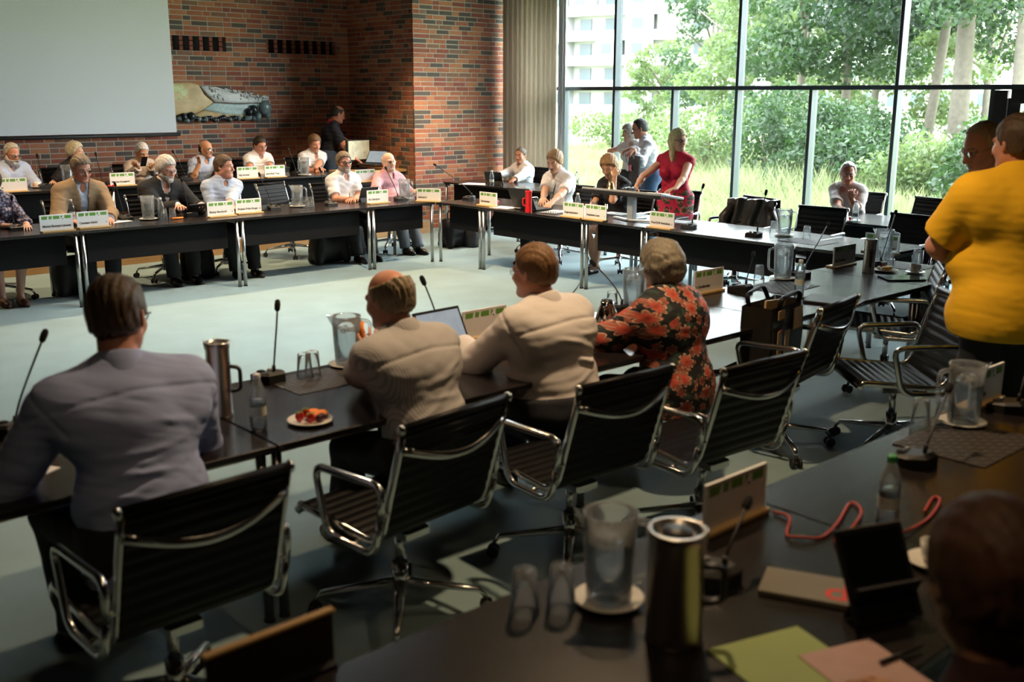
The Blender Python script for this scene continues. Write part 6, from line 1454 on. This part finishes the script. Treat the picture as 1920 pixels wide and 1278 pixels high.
# tablet in the hands of the man in black jacket
q = onY(368, 10.2, .80, 385); t = thing('tablet', 'dark tablet held by the man in black jacket', 'tablet', q, .15); R_ = Matrix.Rotation(1.05, 3, 'X')
b = MB(); b.box((0, 0, 0), (.26, .010, .19), rot=R_, bev=.003); b.obj('case', m_mic, t); b = MB(); b.box(R_ @ Vector((0, .006, 0)), (.23, .003, .16), rot=R_); b.obj('screen', m_dglass, t)
q = onY(271, 12.78, 1.13, 318); tag(MB().box((0, 0, 0), (.075, .011, .145), rot=Matrix.Rotation(.6, 3, 'X'), bev=.003).obj('phone', m_dglass, None, q), 'dark phone held by the man in striped shirt', 'phone')
tag(MB().tube(fillet([(-.08, 0, .03), (.07, 0, .03)], .01), [.032, .026], 12).obj('pink_case', mk('crimson_case', (.55, .02, .07), .4), None, at(927, 385), .3), 'small crimson pouch beside the secretariat name plate', 'pouch')
# placemats: woven from strips
m_mat = mk('woven_placemat', (.045, .04, .04), .55, var=.3, vs=90)
def placemat(px, py, rz, label, w=.44, d=.32):
    t = thing('placemat', label, 'placemat', at(px, py), rz); n = 16
    for i in range(n):
        b = MB(); b.box((-w/2+w*(i+.5)/n, 0, .0015), (w/n*.82, d, .003)); b.obj('woven_strip', m_mat, t)
    b = MB()
    for j in range(12):
        for i in range(n):
            if (i+j) % 2: b.box((-w/2+w*(i+.5)/n, -d/2+d*(j+.5)/12, .0032), (w/n*1.15, d/12*.8, .0024))
    o = b.obj('cross_weave', m_mat, t); o['kind'] = 'stuff'
placemat(602, 712, .0, 'dark woven placemat under the near row glasses', .40, .30)
placemat(1465, 538, .05, 'grey woven placemat under the near row pitcher')
placemat(1515, 453, PI/2, 'grey woven placemat on the window side table', .42, .3)
placemat(1033, 399, PI/2, 'dark striped placemat under the upturned glass by the laptop', .3, .2)
placemat(1812, 828, .0, 'dark woven placemat under the foreground pitcher', .46, .34)
placemat(1690, 498, PI/2, 'dark placemat under the glasses behind the steel flask', .4, .3)

# ---- lectern with bell and microphone
lq = at(1184, 414); zpan = atX(1180, 361, lq[0])[2]
lec = thing('table_lectern', 'grey table lectern with wide black edged board before the woman in red', 'lectern', (lq[0], lq[1], .715), -PI/2)
m_lecg = mk('light_grey_metal', (.45, .48, .50), .35, .5)
H_ = zpan-.715
b = MB(); b.box((0, .0, H_/2), (.085, .06, H_-.03), bev=.006); b.obj('column', m_lecg, lec)
for sg in (-1, 1):
    b = MB(); b.box((sg*.14, .0, .014), (.28, .05, .018), rot=Matrix.Rotation(sg*.35, 3, 'Z'), bev=.004); b.obj('foot', m_lecg, lec)
b = MB(); b.box((0, .10, .014), (.05, .22, .018), bev=.004); b.obj('foot', m_lecg, lec)
pl_, pr_ = atX(1102, 352, lq[0]), atX(1250, 371, lq[0]); L_ = abs(pl_[1]-pr_[1]); cy_ = (pl_[1]+pr_[1])/2-lq[1]
RL = Matrix.Rotation(-.17, 3, 'X')
b = MB(); b.box((-cy_, .09, H_-.012), (L_, .36, .022), rot=RL, bev=.003); b.obj('board', m_lecg, lec)
b = MB(); b.box((-cy_, -.09, H_-.012), (L_+.01, .022, .034), bev=.003); b.obj('front_edge', m_black, lec)
zb_ = zpan+.045
bl_ = thing('hand_bell', 'ornate brass hand bell standing on the lectern board', 'hand bell', (lq[0]+.05, atX(1139, 345, lq[0])[1], zpan-.004)); m_brass = mk('aged_brass', (.45, .33, .16), .3, 1.0, var=.35, vs=30)
b = MB(); b.lathe([(.052, 0), (.056, .006), (.046, .016), (.038, .05), (.03, .078), (.014, .088), (.001, .09)], 28); b.lathe([(.05, .002), (.03, .07), (.001, .08)], 24); b.obj('bell_cup', m_brass, bl_)
b = MB(); b.lathe([(.008, .088), (.011, .1), (.008, .12), (.012, .15), (.009, .185), (.003, .195)], 14); b.obj('handle', m_brass, bl_)
mq = (lq[0]+.06, atX(1170, 352, lq[0])[1], zpan)
mic(mq, atX(1186, 316, lq[0]+.1), -PI/2, 'microphone standing on the lectern board', zpan-.004)
tag(MB().box((0, 0, .002), (.2, .28, .004)).obj('speech_notes', m_white, None, (lq[0]+.08, atX(1215, 362, lq[0])[1], zpan-.002), .1), 'white speech notes lying on the lectern board', 'paper')
# black binder with pink note held between the standing pair
bq = atX(1189, 318, 10.28); fo = thing('binder', 'tall black binder with pink sticky note between the standing pair', 'binder', bq, -PI/2-.35)
b = MB(); b.box((0, 0, 0), (.26, .03, .36), bev=.004); b.obj('cover', m_black, fo)
b = MB(); b.box((-.07, -.0165, .02), (.065, .002, .075), rot=Matrix.Rotation(.15, 3, 'Y')); b.obj('sticky_note', mk('pink_sticky_note', (.75, .25, .45), .7), fo)
b = MB(); b.box((.105, -.0165, .14), (.01, .002, .05)); b.obj('green_tab', m_green, fo)

# ---- AV desk on the podium
aq = atY(690, 318, 12.75); 
av = thing('media_desk', 'dark media desk with maple edge before the standing man in navy polo', 'desk', (aq[0]+.05, 12.82, POD), 0)
hz = aq[2]-POD
b = MB(); b.box((0, 0, hz-.02), (1.0, .55, .035), bev=.003); b.obj('worktop', m_wood, av)
b = MB(); b.box((0, .02, (hz-.04)/2), (.9, .45, hz-.042)); b.obj('cabinet', m_black, av)
mo = thing('monitor', 'monitor with pale picture beside the standing man in navy polo', 'monitor', (atY(672, 300, 12.98)[0], 12.98, aq[2]), .25)
b = MB(); b.box((0, 0, .01), (.22, .16, .02), bev=.004); b.tube([(0, .02, .02), (0, .03, .16)], .02, 8); b.obj('stand', m_black, mo)
b = MB(); b.box((0, .0, .27), (.50, .035, .32), bev=.005); b.obj('housing', m_black, mo)
m_pic = mk('monitor_picture', (.6, .65, .5), .4, var=.6, vs=9, emit=(.6, .62, .5, .08)); b = MB(); b.box((0, -.0185, .275), (.45, .002, .27)); b.obj('screen', m_pic, mo)
sg_ = atY(684, 336, 12.3); nameplate(690, 342, 0, '', 'large white podium name plate between the two men at the corner', '', zp)

# ---- bags, jacket, shoes-side things on the floor
def softbag(name, c, r_, m, label, seed, handles=True, rz=0):
    f = SDF((-r_[0]-.06, -r_[1]-.06, -.02), (r_[0]+.06, r_[1]+.06, 2*r_[2]+.12), .014)
    for sx_ in (-1, 1):
        for sy_ in (-1, 1): f.cone((sx_*(r_[0]-.05), sy_*(r_[1]-.05), .05), (sx_*(r_[0]-.07), sy_*(r_[1]-.06)*.6, 2*r_[2]-.06), .05, .05, .08)
    f.ell((0, 0, r_[2]), (r_[0]*.96, r_[1]*.96, r_[2]*.98), None, .08); f.noise(.006, 22, seed, True); f.plane((0, 0, .001), (0, 0, -1))
    t = thing(name, label, 'bag', (c[0], c[1], c[2]), rz); me = f.mesh('body'); me.materials.append(m); link('body', me, t)
    if handles:
        for sy_ in (-1, 1):
            b = MB(); b.tube(fillet([(-r_[0]*.45, sy_*.03, 2*r_[2]-.04), (-r_[0]*.4, sy_*.05, 2*r_[2]+.09), (r_[0]*.4, sy_*.05, 2*r_[2]+.09), (r_[0]*.45, sy_*.03, 2*r_[2]-.04)], .05), .009, 7); b.obj('handle', m_leather, t)
    return t
m_nyl = mk('black_nylon', (.012, .012, .014), .6, var=.2, bump=.3, bs=120)
softbag('shoulder_bag', at(140, 552, 0), (.17, .11, .19), m_nyl, 'black bag on the floor behind the left table legs', 1)
softbag('briefcase', at(372, 523, 0), (.17, .09, .18), m_leather, 'black leather briefcase beside the bearded man in black jacket', 2)
softbag('travel_bag', at(618, 492, 0), (.24, .13, .17), m_nyl, 'large black bag under the table of the man with black glasses', 3)
softbag('backpack', at(664, 478, 0), (.13, .12, .22), m_nyl, 'black backpack leaning by the double table legs', 4, False)
softbag('pilot_case', at(853, 463, 0), (.2, .14, .19), m_leather, 'black pilot case under the corner table', 5)
softbag('satchel', at(880, 462, 0), (.08, .13, .16), m_nyl, 'small black satchel beside the pilot case', 6, False)
# tote bag on its chair
tq = (4.86, 3.22, .475); tb_ = thing('tote_bag', 'black tote bag with beige picture patches standing on the chair', 'bag', tq, .17)
m_tote = mk('black_coated_bag', (.016, .014, .012), .35, var=.5, vs=14); m_patch = mk('beige_print_patch', (.46, .33, .16), .5, var=.25, vs=10); m_strip = mk('cream_print_strip', (.45, .36, .22), .5, var=.5, vs=60, stretch=(1, 1, .6)); m_redpt = mk('red_print_patch', (.5, .09, .05), .5)
b = MB(); w, d, h_ = .2, .085, .36
b.grid(lambda a, c: ((-w+2*w*a)*(1+.06*c), -d*(1+.1*math.sin(a*3))-.008*math.sin(6*a+4*c), h_*c), 12, 10); b.grid(lambda a, c: ((w-2*w*a)*(1+.06*c), d+.008*math.sin(6*a+3*c), h_*c), 12, 10)
b.grid(lambda a, c: (w*(1+.06*c)-.02*math.sin(PI*a)*c, -d+2*d*a, h_*c), 6, 10); b.grid(lambda a, c: (-w*(1+.06*c)+.02*math.sin(PI*a)*c, d-2*d*a, h_*c), 6, 10); b.box((0, 0, .004), (2*w, 2*d, .008)); b.obj('body', m_tote, tb_)
for x, z_, w2, h2, m_ in ((.1, .27, .055, .12, m_patch), (-.13, .12, .022, .22, m_strip), (-.03, .11, .026, .22, m_strip), (-.115, .225, .012, .02, m_redpt), (-.12, .32, .04, .05, m_patch)):
    b = MB(); b.grid(lambda a, c: (x-w2+2*w2*a, -d*1.12-.012, z_-h2/2+h2*c), 3, 3); b.box((x, -d*1.12-.009, z_), (2*w2, .004, h2)); b.obj('print_patch', m_, tb_)
for yy in (-d, d):
    b = MB(); b.tube(fillet([(-.12, yy, h_-.03), (-.13, yy*1.2, h_+.05), (.10, yy*1.3, h_+.07), (.13, yy, h_-.03)], .06), .009, 7, flat=(1, 1.6)); b.obj('handle', m_leather, tb_)
b = MB(); b.box((.02, .0, h_-.04), (.26, .012, .1), rot=Matrix.Rotation(.1, 3, 'Y')); b.obj('magazine', m_patch, tb_)
# jacket over the chair
m_jk = mk('dark_waxed_jacket', (.05, .047, .040), .38, var=.5, vs=9, bump=.5, bs=24)
cj = [o for o in bpy.data.objects if o.get('label') == 'empty chair with a dark jacket over its back'][0]
jt = thing('draped_jacket', 'dark crumpled jacket draped over the chair back', 'jacket', cj.location, cj.rotation_euler.z)
def drape(a, c, o_=0):
    x = -.24+.48*a; s_ = c*1.0; fold = .022*math.sin(a*17+3*c)+.014*math.sin(a*31+c*9)
    if s_ < .5: z_ = .45+.455*(s_/.5)+.05*math.sin(a*5); y = -.275-.075*(s_/.5)+.05+fold*(1-.5*s_)
    else: z_ = .905-.3*((s_-.5)/.5); y = -.372-.045*math.sin((s_-.5)*2*PI/2)+fold*.6-.01
    if .42 < s_ < .58: z_ = .905+.012*math.cos((s_-.5)/.08*PI/2)+.3*fold
    return (x*(1+.12*math.sin(PI*c))+.02*math.sin(c*8), y+o_, z_)
b = MB(); b.grid(lambda a, c: drape(a, c), 34, 26); b.grid(lambda a, c: drape(a, c, -.008), 34, 26); b.obj('shell', m_jk, jt)
for sx_ in (-1, 1):
    b = MB(); b.tube([(sx_*.2, -.33, .84), (sx_*.27, -.26, .72), (sx_*.25, -.24, .55), (sx_*.26, -.22, .46)], [.055, .06, .055, .05], 10); b.obj('sleeve', m_jk, jt)
# power lead and floor box near the table legs
tag(MB().tube([Vector(at(x, y, 0))+Vector((0, 0, .012)) for x, y in ((1098, 515), (1107, 505), (1118, 492), (1125, 488))], .03, 8).obj('power_strip', m_black), 'black power strip on the carpet behind the window row table legs', 'power strip')
tag(MB().tube([Vector(at(x, y, 0))+Vector((0, 0, .006)) for x, y in ((1098, 515), (1085, 535), (1072, 552), (1060, 560))], .005, 6).obj('power_cable', m_black), 'thin black power cable running from the power strip', 'cable')
q = tb(1563, 411, .715, .16)
for k, (lb, c) in enumerate((('lowest of the dark books at the end of the window table', (.30, .22)), ('middle of the dark books at the end of the window table', (.28, .2)), ('topmost of the dark books at the end of the window table', (.24, .17)))):
    b = MB(); b.box((0, 0, .012), (c[0], c[1], .024), bev=.003); tag(b.obj('book', m_black if k != 1 else m_card, None, (q[0], q[1], .715+.0245*k), .2+.15*k), lb, 'book')

# turn the lettering into meshes
bpy.context.view_layer.update(); dg = bpy.context.evaluated_depsgraph_get()
done = [(bpy.data.meshes.new_from_object(o.evaluated_get(dg)), o, p_, l_, r_) for o, p_, l_, r_ in LET]
for me, o, p_, l_, r_ in done:
    bpy.data.objects.remove(o); n_ = link('lettering', me, p_, l_); n_.rotation_euler = r_
